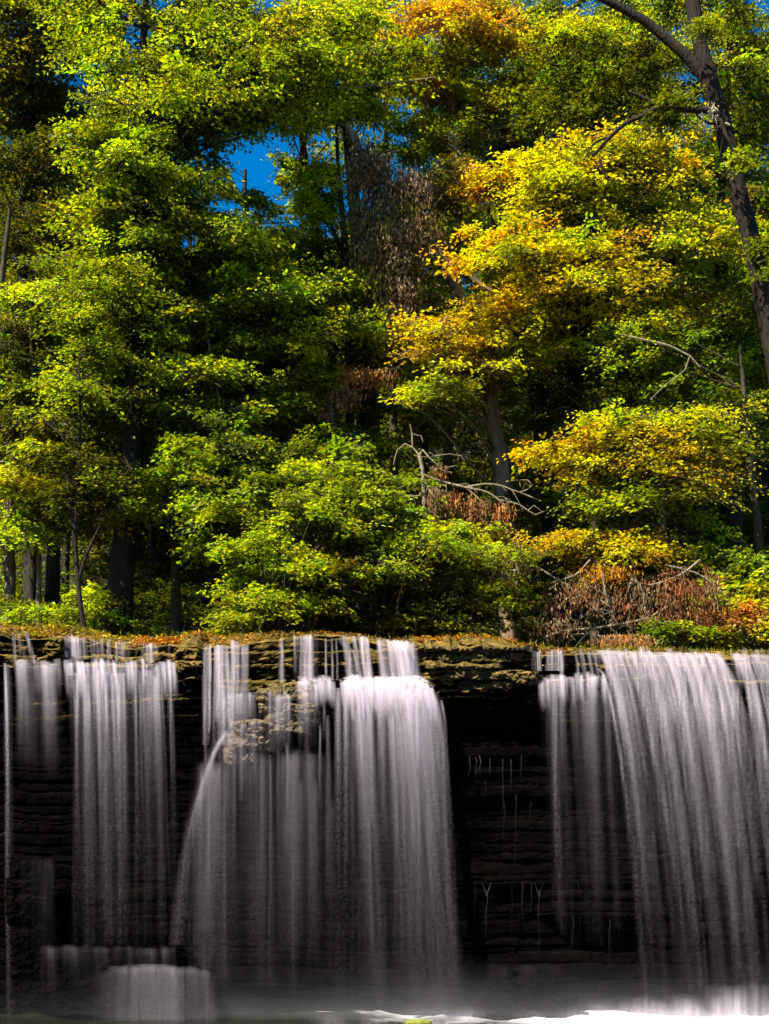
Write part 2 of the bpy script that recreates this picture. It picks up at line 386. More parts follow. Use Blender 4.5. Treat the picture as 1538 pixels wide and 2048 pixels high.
class Crown:
    """collects leaves, twigs"""
    def __init__(s, r): s.L = []; s.tw = Acc(); s.r = r; s.pads = []
    def color(s, keys, n, per=1):
        r = s.r
        keys = keys if isinstance(keys, (list, tuple)) else [keys]
        k = r.integers(0, len(keys), n)
        A = np.array([PAL[q][0] for q in keys])[k]; B = np.array([PAL[q][1] for q in keys])[k]
        return A, B
    def pads_in(s, cx, cy, rx, ry, Y, dY, n, keys, R=.55, leaf=.085, nt=8, nl=12, droop=.35, axis_from=None, open_=True):
        r = s.r
        n = int(n * 1.4); rx = rx * 1.15; ry = ry * (1.15 if ry > 24 else 1)
        if ry > 24:   # sprays sit along arms that leave the trunk in loose, drooping tiers
            m = max(3, n // 6); a = norm(r.normal(size=(m, 3))) * (r.random((m, 1)) ** .45) * np.where(r.random((m, 1)) < .2, r.uniform(1.05, 1.5, (m, 1)), 1)
            sl = r.normal(0, .16, m) + .22 * a[:, 0]; k = r.integers(0, m, n); dx = r.normal(0, max(26, .36 * rx), n)
            px = cx + rx * a[k, 0] * .9 + dx; py = cy + ry * a[k, 1] + sl[k] * dx + r.normal(0, 6, n); yy = Y + dY * a[k, 2] + r.normal(0, .3, n)
        else:
            u = norm(r.normal(size=(n, 3))) * (r.random((n, 1)) ** .5)
            px = cx + rx * u[:, 0] * 1.1; py = cy + ry * u[:, 1]; yy = Y + dY * u[:, 2]
        if open_:
            keep = ~inhole(px, py, .85); px, py, yy = px[keep], py[keep], yy[keep]
        n = len(px)
        if n == 0: return
        P = np.stack([(px - CX) / F * yy, yy, CZ + (HY - py) / F * yy], 1)
        if axis_from is None: axis_from = W(cx, cy, Y)
        out = P - np.asarray(axis_from)[None, :]; az = np.arctan2(out[:, 1], out[:, 0]) + r.normal(0, .7, n)
        s.sprays(P, az, R * r.uniform(.7, 1.35, n), keys, leaf, nt, nl, droop, open_)
    def sprays(s, P, az, R, keys, leaf, nt, nl, droop, open_=True, twigs=True):
        r = s.r; n = len(P)
        A, B = s.color(keys, n)
        mixp = r.random((n, 1)); Cp = A * (1 - mixp) + B * mixp; bright = np.exp(r.normal(.03, .3, (n, 1))); Cp = Cp * bright
        d0 = np.stack([np.cos(az), np.sin(az), 0 * az], 1)
        slope = r.uniform(-.12, .4, n)
        root = P - d0 * (R * .55)[:, None]
        s.pads.append(np.concatenate([root, R[:, None]], 1))
        ang = r.uniform(-1.25, 1.25, (n, nt)); tl = R[:, None] * r.uniform(.75, 1.5, (n, nt)) * (1 - .28 * np.abs(ang))
        ta = az[:, None] + ang
        td = np.stack([np.cos(ta), np.sin(ta), slope[:, None] + r.normal(0, .14, (n, nt))], -1)
        t0 = root[:, None, :] + d0[:, None, :] * (r.random((n, nt)) * .35 * R[:, None])[..., None] + np.stack([0 * ta, 0 * ta, r.normal(0, .05, (n, nt))], -1)
        t = (np.arange(nl) + r.random((n, nt, nl))) / nl * .92 + .1
        sd = np.where(np.arange(nl) % 2, 1., -1.)[None, None, :]
        perp = np.stack([-np.sin(ta), np.cos(ta), 0 * ta], -1)
        ss = t * tl[..., None]
        pos = t0[:, :, None, :] + td[:, :, None, :] * ss[..., None] + r.normal(0, .03, (n, nt, nl, 3))
        pos = pos + perp[:, :, None, :] * (sd * leaf * .35)[..., None]
        pos[..., 2] -= droop * ss ** 2 / np.maximum(R, .1)[:, None, None]
        ax = td[:, :, None, :] * .6 + perp[:, :, None, :] * (sd * .8)[..., None] + r.normal(0, .3, pos.shape); ax[..., 2] -= .25
        nr = r.normal(0, .42, pos.shape); nr[..., 2] += 1.
        Ls = leaf * np.exp(r.normal(-.02, .16, (n, 1, 1))) * r.uniform(.65, 1.3, (n, nt, nl))
        cl = Cp[:, None, None, :] * np.exp(r.normal(0, .22, (n, nt, nl, 1))) * np.array([1, 1, 1.])
        hue = r.normal(-.02, .12, (n, nt, nl)) + r.normal(0, .08, (n, 1, 1)); cl = cl * np.stack([1 + hue, 1 - hue * .4, 1 + 0 * hue], -1)
        pos, ax, nr, Ls, cl = pos.reshape(-1, 3), ax.reshape(-1, 3), nr.reshape(-1, 3), Ls.ravel(), np.clip(cl.reshape(-1, 3), 0, .8)
        if open_:
            px, py = PX(pos); k = ~(inhole(px, py, .82) & (r.random(len(px)) < .85)); pos, ax, nr, Ls, cl = pos[k], ax[k], nr[k], Ls[k], cl[k]
        s.L.append((pos, ax, nr, Ls, cl))
        if twigs:
            # twigs: thin three sided rods
            m = n * nt; tt = np.array([0, .5, 1.])
            q = t0.reshape(m, 1, 3) + td.reshape(m, 1, 3) * (tl.reshape(m, 1) * tt)[..., None]
            q[..., 2] -= droop * (tl.reshape(m, 1) * tt) ** 2 / np.maximum(np.repeat(R, nt), .1)[:, None]
            rad = np.array([.009, .006, .003])[None, :, None, None] * np.ones((m, 1, 1, 1))
            th = np.array([0, 2.09, 4.19]); pr = perp.reshape(m, 1, 1, 3)
            ring = np.cos(th)[None, None, :, None] * pr + np.sin(th)[None, None, :, None] * np.array([0, 0, 1.])
            V = (q[:, :, None, :] + rad * ring).reshape(-1, 3)
            idx = np.arange(m * 9).reshape(m, 3, 3); a = idx[:, :-1]; b = idx[:, 1:]
            Fq = np.stack([a, np.roll(a, -1, 2), np.roll(b, -1, 2), b], -1).reshape(-1, 4)
            s.tw.add(V, Fq)
    def hang(s, P, n, length, keys, leaf=.09, spread=.1):
        """withered leaves hanging in strands from points P"""
        r = s.r; m = len(P)
        A, B = s.color(keys, m); mp = r.random((m, 1)); Cp = A * (1 - mp) + B * mp
        ln = length * r.uniform(.35, 1.2, m)
        t = r.random((m, n))
        pos = P[:, None, :] + np.stack([r.normal(0, spread, (m, n)), r.normal(0, spread, (m, n)), -t * ln[:, None]], -1)
        ax = r.normal(0, .28, pos.shape); ax[..., 2] -= 1
        nr = r.normal(0, 1, pos.shape); nr[..., 2] *= .3
        Ls = leaf * r.uniform(.6, 1.5, (m, n)); cl = Cp[:, None, :] * np.exp(r.normal(0, .35, (m, n, 1)))
        s.L.append((pos.reshape(-1, 3), ax.reshape(-1, 3), nr.reshape(-1, 3), Ls.ravel(), np.clip(cl.reshape(-1, 3), 0, .8)))
        for i in range(m):
            if r.random() < .4:
                p = P[i]; q = p + np.array([r.normal(0, .1), r.normal(0, .1), -ln[i]])
                s.tw.add(*stick(p, (p + q) / 2 + r.normal(0, .03, 3), q, .007))
    def leaf_obj(s, name, parent, mat, width=.62):
        pos, ax, nr, Ls, cl = [np.concatenate([q[i] for q in s.L]) for i in range(5)]
        V, Fq, C = leaf_mesh(pos, ax, nr, Ls, cl, width)
        return build(name, V, Fq, mat, parent, attrs={'col': ('FACE', 'FLOAT_COLOR', C)}, smooth=False)

def stick(p, m, q, r0):
    A = Acc(); tube(A, np.array([[*p, r0], [*m, r0 * .75], [*q, r0 * .4]]), sides=3, step=None); return A.out()

def trunk_path(pts, Y, wob=0):
    """pts: (px, py, width px[, dY])"""
    out = []
    for p in pts:
        yy = Y + (p[3] if len(p) > 3 else 0); w = W(p[0], p[1], yy); out.append([*w, p[2] * yy / F / 2])
    return np.array(out)

def add_limbs(acc, r, path, pads, frac=.5, r0=.03):
    """limbs from the trunk to the roots of the sprays"""
    P = catmull(path, .3)
    if len(pads) == 0: return
    sel = r.random(len(pads)) < frac
    for p in pads[sel]:
        want = p[2] - np.hypot(*(P[:, :2] - p[:2]).T) * .45
        i = int(np.argmin(np.abs(P[:, 2] - want) + .15 * np.hypot(*(P[:, :2] - p[:2]).T)))
        a = P[i, :3]; b = p[:3]; d = np.linalg.norm(b - a)
        rr = min(P[i, 3] * .55, r0 * (.35 + .2 * d))
        m1 = a * .62 + b * .38 + r.normal(0, .07 * d ** .5, 3) + np.array([0, 0, .10 * d]); m2 = a * .25 + b * .75 + r.normal(0, .05 * d ** .5, 3) + np.array([0, 0, .05 * d])
        tube(acc, np.array([[*a, rr], [*m1, rr * .7], [*m2, rr * .45], [*b, rr * .22]]), sides=5, step=.5)

def ground_at(x, y): return float(upper_z(np.array([x]), np.array([y]))[0])

TREES = []
def tree(name, label, pts, Y, crowns, mat=M_BARK, cat='tree', group=None, seed=0, limbs=.5, leaf=.085, sides=12, extra=None, lr=.03, leafmat=M_LEAF, foot=True):
    r = np.random.default_rng(1000 + seed)
    path = trunk_path(pts, Y)
    if foot:  # run the trunk down into the ground
        b = path[0].copy(); g = ground_at(b[0], b[1])
        if b[2] > g:
            b2 = b.copy(); b2[2] = g - .15; b2[0] += (b[0] - path[1][0]) * .1; b2[3] = b[3] * 1.25
            path = np.vstack([b2, path])
    base = path[0, :3].copy()
    root = empty(name, base); tag(root, label, cat, group)
    acc = Acc(); tube(acc, path, sides=sides, step=.3, rough=.05, r=r)
    c = Crown(r)
    for cr in crowns:
        cx, cy, rx, ry, dY, n, keys = cr[:7]; kw = cr[7] if len(cr) > 7 else {}
        kw = dict(kw); yo = kw.pop('yo', 0)
        af = path[-1, :3].copy(); i = np.argmin(np.abs(path[:, 2] - W(cx, cy, Y)[2])); af = path[i, :3]
        kw.setdefault('leaf', leaf)
        c.pads_in(cx, cy, rx, ry, Y + yo, dY, n, keys, axis_from=af, **kw)
    if c.pads and limbs > 0: add_limbs(acc, r, path, np.concatenate(c.pads), limbs, lr)
    if extra: extra(acc, c, r, path)
    if c.tw.n: acc.add(*c.tw.out())
    V, Fq = acc.out(); build('trunk', V, Fq, mat, root)
    if c.L: c.leaf_obj('crown', root, leafmat)
    TREES.append(root)
    return root
# ------------------------------------------------------------------ trees
# ---- the big leaning tree at the right edge
def right_extra(acc, c, r, path):
    Y = 24.0
    def br(pts, mat, name, parent, sides=9, rough=.04, tip=None):
        A = Acc(); tube(A, trunk_path(pts, Y), sides=sides, step=.2, rough=rough, r=r)
        return A
    fork = [(1434, 225, 25, .05), (1405, 150, 24), (1372, 110, 22), (1330, 75, 20), (1290, 42, 18), (1240, 14, 16), (1180, -14, 15), (1120, -40, 12, -.2)]
    tube(acc, trunk_path(fork, Y), sides=12, step=.25, rough=.04, r=r)
    tube(acc, trunk_path([(1426, 222, 13), (1395, 221, 11), (1360, 217, 13), (1318, 215, 11), (1285, 232, 8), (1252, 246, 9), (1222, 272, 8), (1186, 312, 6)], Y - .25), sides=8, step=.15, rough=.09, r=r)
    tube(acc, trunk_path([(1318, 216, 10), (1300, 202, 8), (1275, 190, 7), (1255, 183, 5)], Y - .25), sides=6, step=.15, rough=.06, r=r)
    tube(acc, trunk_path([(1440, 246, 8), (1420, 247, 7), (1400, 236, 5), (1392, 229, 4)], Y - .25), sides=6, step=.1, rough=.05, r=r)
    tube(acc, trunk_path([(1215, 275, 5), (1190, 285, 4), (1176, 305, 3), (1168, 318, 2)], Y - .25), sides=5, step=.1)
    tube(acc, trunk_path([(1200, 318, 6), (1206, 342, 5), (1216, 362, 3)], Y - .25), sides=5, step=.1)
rt = tree('leaning_tree', 'tall dark trunk leaning left at the right edge with a splintered broken branch', 
     [(1600, 960, 45.4), (1560, 760, 42), (1530, 600, 38.6), (1508, 500, 36.1), (1484, 410, 34.4), (1464, 330, 33.6), (1446, 250, 35.3), (1430, 190, 31.1), (1408, 120, 30.2), (1393, 50, 28.6), (1384, -10, 27.7), (1370, -120, 25.2), (1350, -260, 20.2)],
     24.0, [(1180, 150, 170, 80, 1.2, 60, ['dg', 'g'], dict(R=.6, yo=2.8)), (1250, -20, 260, 60, 1, 40, ['g', 'yg', 'dg'], dict(yo=3)),
            (1340, 210, 60, 30, .6, 7, ['g', 'dg'], dict(R=.4, yo=.9)), (1500, 130, 60, 150, 1.2, 22, ['dg', 'g'], dict(yo=1.2)), (1400, 60, 50, 20, .3, 3, ['g'], dict(R=.35, yo=-.5)), (1330, 200, 60, 16, .3, 4, ['dg', 'g'], dict(R=.35, yo=-.5)), (1490, 330, 40, 20, .2, 3, ['g', 'yg'], dict(R=.35, yo=-.5)), (1530, 520, 40, 30, .2, 4, ['g'], dict(R=.35, yo=-.5)),
            (1290, 90, 50, 40, .6, 8, ['dg'], dict(R=.4, yo=2.2))], M_BARKR, seed=1, limbs=.0, sides=16, extra=right_extra)
# pale splintered wood round the break
def splinter():
    r = np.random.default_rng(5); A = Acc()
    for i in range(26):
        x = 1424 + r.normal(0, 7); y = 226 + r.normal(0, 10); dx, dy = r.normal(0, 7), r.normal(-1, 10)
        tube(A, trunk_path([(x, y, r.uniform(2, 5)), (x + dx * .5, y + dy * .5, r.uniform(2, 4)), (x + dx, y + dy, .5, -.05)], 23.62), sides=5, step=None)
    V, Fq = A.out(); build('splintered_stub', V, Fq, M_WOOD, rt)['label'] = 'pale torn wood where the branch broke'
    for q in ([(1404, 224, 3), (1405, 236, 6), (1408, 250, 6), (1411, 259, 1)], [(1450, 246, 4), (1456, 249, 6), (1461, 251, 3)]):
        A = Acc(); tube(A, trunk_path(q, 23.6), sides=6, step=None, rough=.1, r=r); V, Fq = A.out(); build('torn_bark', V, Fq, M_WOOD, rt)
splinter()

# ---- thick dark tree on the left, bright crown beside the opening of sky
tree('maple_tree', 'tall tree with thick black trunk on the left and bright yellow green crown',
     [(235, 1262, 62), (240, 1180, 54), (247, 1100, 48), (262, 940, 42), (268, 820, 40), (268, 700, 36), (272, 500, 30), (277, 330, 27), (282, 180, 18), (290, 20, 12), (296, -120, 6)],
     25.6, [(400, 120, 190, 120, 2.2, 150, ['yg', 'yg', 'g'], dict(R=.6)), (320, 330, 140, 150, 1.8, 125, ['yg', 'yg', 'g'], {}), (560, 120, 130, 110, 1.8, 70, ['yg', 'g'], {}),
            (270, 520, 110, 90, 1.6, 60, ['yg', 'g'], {}), (230, 250, 60, 120, 1.2, 28, ['yg'], {}), (350, -60, 260, 100, 2.5, 60, ['yg', 'g'], {}),
            (540, 240, 60, 20, .8, 9, ['yg'], dict(R=.4)), (450, 200, 150, 60, 1.6, 46, ['yg'], {}), (300, 430, 120, 60, 1.5, 40, ['yg', 'g'], {}), (640, 30, 120, 60, 1.6, 36, ['yg', 'y'], {}), (505, 395, 40, 12, .5, 6, ['yg', 'lg'], dict(R=.35, yo=.5)), (300, 640, 120, 60, 1.5, 24, ['g', 'yg'], {})],
     M_BARKR, seed=2, limbs=.45, sides=16)
# ---- tree against the sky, middle left
tree('ash_tree', 'slender dark tree standing against the patch of blue sky',
     [(668, 1262, 34), (663, 900, 30), (656, 660, 24), (644, 560, 22), (630, 470, 20), (618, 380, 18), (606, 300, 14), (600, 180, 11), (604, 40, 7), (606, -60, 4)],
     29.0, [(610, 200, 90, 60, 1.5, 36, ['g', 'yg', 'ol'], dict(R=.5)), (590, 60, 90, 80, 1.8, 38, ['yg', 'g'], {}), (560, 520, 170, 60, 1.6, 60, ['g', 'yg'], {}),
            (590, 430, 60, 30, .8, 10, ['yg'], dict(R=.35)), (620, 340, 60, 110, 1.0, 22, ['yg', 'g'], dict(R=.35)), (500, 440, 80, 24, .8, 8, ['yg'], dict(R=.35)), (640, 380, 50, 40, 1, 8, ['g'], dict(R=.4)), (500, 590, 180, 60, 1.6, 50, ['g', 'dg'], {}), (690, 110, 70, 70, 1.5, 30, ['g', 'dg', 'ol'], {})],
     M_BARK, seed=3, limbs=.6, sides=10)
# ---- twin stemmed dark tree with the brown mass
def twin(acc, c, r, path):
    tube(acc, trunk_path([(702, 1000, 22), (698, 690, 20), (694, 600, 18), (690, 500, 15), (684, 420, 12), (676, 330, 9), (672, 240, 6)], 27.6), sides=9, step=.3, rough=.05, r=r)
    tube(acc, trunk_path([(694, 520, 9), (670, 470, 8), (650, 420, 6), (640, 360, 4)], 27.6), sides=6, step=.3)
tree('dead_topped_tree', 'rough dark twin trunk in the middle carrying the hanging brown mass',
     [(742, 1265, 52), (738, 900, 48), (732, 690, 44), (727, 620, 42), (722, 560, 40), (716, 480, 30), (708, 400, 24), (700, 330, 20), (692, 260, 14), (690, 180, 8)],
     27.8, [(640, 580, 90, 20, 1.0, 22, ['lg', 'yg'], dict(R=.5, yo=-1.8)), (700, 565, 50, 10, .4, 8, ['lg', 'yg'], dict(R=.4, yo=-1.8)), (640, 400, 40, 60, .6, 10, ['yg'], dict(R=.35, yo=-1.5)), (720, 215, 70, 26, .8, 14, ['yg', 'lg'], dict(R=.5)), (655, 350, 26, 60, .5, 9, ['yg', 'lg'], dict(R=.35)), (760, 120, 60, 60, 1.2, 22, ['yg', 'g', 'dg'], {})],
     M_BARK, seed=4, limbs=.5, sides=12, extra=twin)
# ---- left lit trunk B leaning left
def tB(acc, c, r, path):
    tube(acc, trunk_path([(888, 512, 12), (915, 535, 13), (960, 570, 12), (1000, 596, 11), (1045, 612, 8)], 27.4), sides=7, step=.25, rough=.05, r=r)
tree('beech_tree', 'grey barked leaning trunk lit on its left side with yellow leaves across its middle',
     [(1018, 1262, 40), (1006, 980, 36.8), (998, 920, 35.2), (988, 870, 32), (980, 800, 30.4), (968, 730, 28.8), (950, 680, 27.2), (930, 630, 25.6), (912, 580, 23.2), (896, 540, 20.8), (884, 510, 17.6), (862, 470, 12), (840, 400, 8), (830, 320, 4.8)],
     27.2, [(900, 690, 130, 45, 1.0, 60, ['oy', 'y'], dict(R=.55, yo=-1.2)), (870, 770, 60, 45, .8, 14, ['y', 'yg'], dict(R=.45, yo=-.9)), (1010, 660, 90, 34, .9, 26, ['y'], dict(yo=-.8)), (840, 610, 60, 24, 1, 10, ['yg', 'g'], dict(yo=1.4)), (905, 400, 60, 60, 1.1, 18, ['ol', 'oy'], dict(R=.45, yo=.8))],
     M_BARKL, seed=5, limbs=.35, sides=14, extra=tB)
# ---- dark trunk C
tree('maple_tree', 'dark trunk right of the grey leaning one, half hidden by yellow leaves',
     [(1112, 1262, 42.5), (1104, 1040, 40.8), (1095, 940, 39.1), (1085, 860, 35.7), (1072, 770, 30.6), (1056, 705, 25.5), (1040, 620, 20.4), (1024, 520, 15.3), (1010, 400, 10.2), (1000, 260, 6)],
     29.0, [(1060, 560, 130, 60, 1.3, 62, ['y', 'yg', 'oy'], {}), (960, 480, 110, 70, 1.3, 34, ['yg', 'ol', 'g'], {}), (1000, 790, 90, 50, 1.5, 22, ['g', 'yg'], {}), (970, 370, 50, 22, .6, 18, ['o', 'oy'], dict(R=.4, yo=-2.2)), (1180, 760, 120, 60, 1.5, 34, ['g', 'dg'], {})],
     M_BARK, seed=6, limbs=.5, sides=12)
# ---- yellow tree in the centre right (thin greenish stems)
tree('yellow_maple_tree', 'broad tree of golden yellow leaves left of the leaning right hand trunk',
     [(1190, 1262, 22), (1188, 1000, 20), (1190, 800, 17), (1186, 600, 15), (1187, 450, 13), (1182, 340, 11), (1180, 270, 8), (1184, 180, 5)],
     26.6, [(1150, 350, 150, 70, 1.7, 85, ['y', 'y', 'yg'], dict(R=.6)), (1260, 290, 130, 60, 1.6, 70, ['y', 'oy', 'yg'], {}), (1240, 400, 170, 70, 1.7, 62, ['yg', 'y', 'g'], {}),
            (1130, 540, 140, 60, 1.5, 75, ['y', 'oy'], {}), (1270, 500, 120, 50, 1.4, 50, ['y', 'yg'], {}), (1200, 640, 180, 60, 1.6, 80, ['y', 'yg'], {}), (1320, 610, 110, 30, 1.1, 30, ['oy', 'y'], {}), (1310, 330, 50, 40, .7, 14, ['oy'], {}), (1090, 450, 130, 60, 1.2, 30, ['y', 'oy', 'yg'], dict(yo=-.8)), (1370, 470, 110, 50, 1.1, 26, ['y', 'yg'], dict(yo=-.6)), (1080, 620, 120, 40, 1.0, 30, ['y', 'oy'], dict(yo=-.9)), (1200, 560, 150, 22, 1.0, 24, ['y'], dict(yo=-1.2))],
     M_STEM, seed=7, limbs=.45, sides=8)
# ---- the lower golden tree
tree('golden_sapling', 'low golden yellow maple spreading in tiers above the brown fallen boughs',
     [(1262, 1285, 16), (1256, 1180, 14), (1250, 1060, 12), (1258, 980, 10), (1236, 900, 8), (1230, 840, 5)],
     24.8, [(1290, 868, 130, 18, .9, 24, ['y', 'oy', 'y'], dict(R=.5)), (1350, 908, 110, 14, .9, 20, ['y', 'oy'], {}), (1120, 905, 80, 14, .5, 14, ['oy', 'y'], dict(R=.45)), (1200, 930, 120, 14, .8, 22, ['y', 'oy'], {}), (1390, 955, 80, 18, .8, 20, ['y', 'oy'], {}), (1290, 985, 130, 12, .8, 20, ['y', 'yg', 'g'], {}),
            (1200, 1010, 80, 18, .7, 16, ['y', 'yg'], {}), (1170, 1080, 120, 16, .7, 34, ['oy', 'oy', 'y'], dict(R=.5)), (1280, 1105, 90, 14, .7, 20, ['oy', 'y'], {}), (1390, 840, 70, 18, .8, 16, ['yg', 'y'], {}), (1250, 840, 90, 16, .7, 16, ['yg', 'y'], {}), (1390, 1050, 60, 60, .6, 10, ['yg'], dict(R=.35)), (1220, 1150, 70, 14, .5, 8, ['oy', 'o'], dict(R=.4)), (1440, 900, 50, 50, .6, 8, ['yg', 'g'], {})],
     M_STEM, seed=8, limbs=.4, sides=8, leaf=.08)
# ---- upper middle orange / bright green
tree('orange_maple_tree', 'tree with orange yellow top above the middle of the picture',
     [(900, 1262, 26), (896, 900, 20), (902, 740, 16), (912, 560, 14), (918, 380, 11), (910, 270, 9), (905, 150, 7), (900, 20, 5)],
     29.4, [(900, 30, 90, 50, 1.3, 38, ['oy', 'o', 'y'], dict(yo=-.8)), (935, 70, 60, 30, .8, 22, ['oy', 'y'], {}), (900, 160, 60, 60, 1.0, 34, ['lg', 'yg'], {}), (840, 150, 26, 50, .5, 9, ['o', 'oy'], dict(R=.35)), (960, 190, 50, 26, .8, 14, ['g', 'oy'], {}), (905, 255, 30, 14, .5, 6, ['lg'], dict(R=.35)),
            (960, 260, 70, 60, 1.4, 26, ['g', 'dg'], {}), (820, 90, 50, 50, 1, 10, ['ol', 'dg'], {})],
     M_BARKL, seed=9, limbs=.5, sides=8)
# ---- upper right dark green with yellow window
tree('dark_green_tree', 'dense dark green tree behind the forked bough at upper right',
     [(1150, 1262, 44), (1150, 700, 36), (1140, 400, 28), (1130, 200, 20), (1120, 0, 12)],
     31.0, [(1090, 190, 130, 110, 2, 90, ['dg', 'g'], dict(R=.65)), (1240, 170, 120, 90, 2, 60, ['dg', 'g'], dict(R=.65)), (1060, 60, 110, 70, 1.6, 50, ['g', 'dg', 'lg'], {}), (1160, 65, 80, 36, 1.0, 34, ['y', 'yg'], dict(yo=-2)), (1000, 330, 70, 50, 1.4, 26, ['dg'], {}), (1290, 30, 90, 60, 1.5, 30, ['yg', 'g'], {})],
     M_BARK, seed=10, limbs=.4, sides=10)
tree('green_tree', 'mixed green and yellow tree behind the leaning trunk at the right edge',
     [(1470, 1262, 30), (1466, 900, 26), (1455, 780, 20), (1440, 500, 18), (1450, 200, 12), (1455, -20, 7)],
     29.0, [(1480, 100, 80, 110, 1.8, 60, ['g', 'yg', 'dg'], {}), (1510, 250, 50, 100, 1.4, 32, ['dg', 'g', 'yg'], {}), (1400, 330, 80, 80, 1.5, 40, ['g', 'yg'], {}), (1420, 500, 90, 90, 1.7, 50, ['yg', 'g', 'y'], {}), (1350, 90, 60, 60, 1.2, 20, ['yg', 'y'], {}),
            (1440, 690, 110, 80, 1.7, 60, ['g', 'yg', 'dg'], {}), (1530, 450, 50, 110, 1.3, 30, ['g', 'yg'], {}), (1550, 130, 60, 60, 1.3, 20, ['ol', 'y'], {})],
     M_BARK, seed=11, limbs=.45, sides=9)
tree('green_tree', 'green sapling with a light brown stem low at the right edge',
     [(1532, 1290, 22), (1524, 1180, 20), (1514, 1040, 19), (1503, 950, 17), (1496, 870, 14), (1488, 780, 10), (1480, 690, 6)],
     25.2, [(1480, 840, 90, 60, 1.2, 34, ['g', 'yg', 'dg'], dict(yo=1)), (1350, 730, 100, 60, 1.2, 42, ['g', 'yg'], dict(yo=.8)), (1290, 680, 90, 26, .8, 18, ['yg', 'lg'], {}), (1500, 1100, 60, 60, .8, 14, ['yg', 'g'], dict(yo=.3, leaf=.1)), (1450, 1180, 70, 34, .6, 18, ['yg', 'lg'], dict(yo=-.2, leaf=.1)), (1510, 1180, 50, 50, .6, 16, ['yg'], dict(leaf=.1)), (1500, 640, 50, 70, 1, 18, ['g', 'dg'], dict(yo=1))],
     M_STEM, seed=12, lr=.014, limbs=.1, sides=9)
# ---- left side
tree('olive_tree_crown', 'dim olive green tree filling the upper left corner', [(62, 1258, 30), (58, 900, 28), (50, 640, 24), (42, 500, 20), (44, 380, 17), (60, 200, 12), (70, 0, 8)],
     31.0, [(100, 100, 150, 130, 2.2, 165, ['ol', 'dg', 'dg'], dict(R=.65, leaf=.1)), (60, 330, 110, 120, 2, 80, ['ol', 'dg', 'dg'], dict(R=.6, leaf=.1)), (200, 60, 60, 70, 1.5, 16, ['ol', 'g'], {}), (60, -60, 200, 90, 2, 40, ['ol', 'g'], dict(leaf=.1)), (110, 480, 110, 70, 1.8, 46, ['dg', 'ol'], {})],
     M_BARK, seed=13, limbs=.4, sides=9)
TREES[-1].name = 'olive_green_tree'
tree('young_tree', 'thin forking stem close to the lip left of the thick black trunk', [(167, 1254, 11.1), (160, 1200, 9.8), (154, 1140, 9.1), (150, 1060, 7.8), (157, 960, 6.5), (160, 840, 5.2), (158, 720, 3.2)],
     24.4, [(130, 900, 90, 60, 1.3, 30, ['ol', 'g', 'dg'], dict(yo=1.2)), (190, 1010, 60, 50, 1, 16, ['ol', 'dg'], dict(R=.45, yo=1)), (170, 780, 90, 70, 1.3, 40, ['g', 'yg'], dict(yo=1))],
     M_BARKR, seed=14, limbs=.6, sides=8, extra=lambda acc, c, r, path: (tube(acc, trunk_path([(157, 1160, 9), (175, 1105, 7), (196, 1060, 5), (215, 1020, 3)], 24.4), sides=6, step=.2), tube(acc, trunk_path([(152, 1110, 10), (146, 1050, 8), (140, 980, 6), (120, 900, 4)], 24.4), sides=6, step=.2)))
tree('young_tree', 'pale lit trunk at the left edge below yellow green sprays', [(18, 1215, 26), (20, 1150, 24), (16, 1060, 20), (22, 960, 17), (34, 820, 14), (30, 700, 10), (20, 560, 6)],
     27.0, [(30, 960, 60, 26, .8, 22, ['yg', 'y'], dict(leaf=.1, yo=-.8)), (30, 1040, 60, 26, .7, 16, ['yg', 'lg'], dict(leaf=.1, yo=-.8)), (80, 800, 100, 50, 1.2, 46, ['yg', 'g', 'ol'], {}), (50, 590, 60, 18, .8, 14, ['y', 'yg'], {}), (60, 690, 120, 70, 1.6, 50, ['g', 'ol', 'dg'], {})],
     M_BARKL, seed=15, limbs=.5, sides=9)
tree('thin_tree', 'straight thin grey stem near the left edge', [(77, 1240, 12), (78, 1120, 11), (76, 1000, 10), (72, 880, 9), (64, 760, 7), (60, 600, 5)],
     26.4, [(80, 880, 70, 60, 1.2, 14, ['ol', 'g'], {}), (40, 760, 60, 40, 1, 10, ['g'], {})], M_BARKL, seed=16, limbs=.2, sides=7)
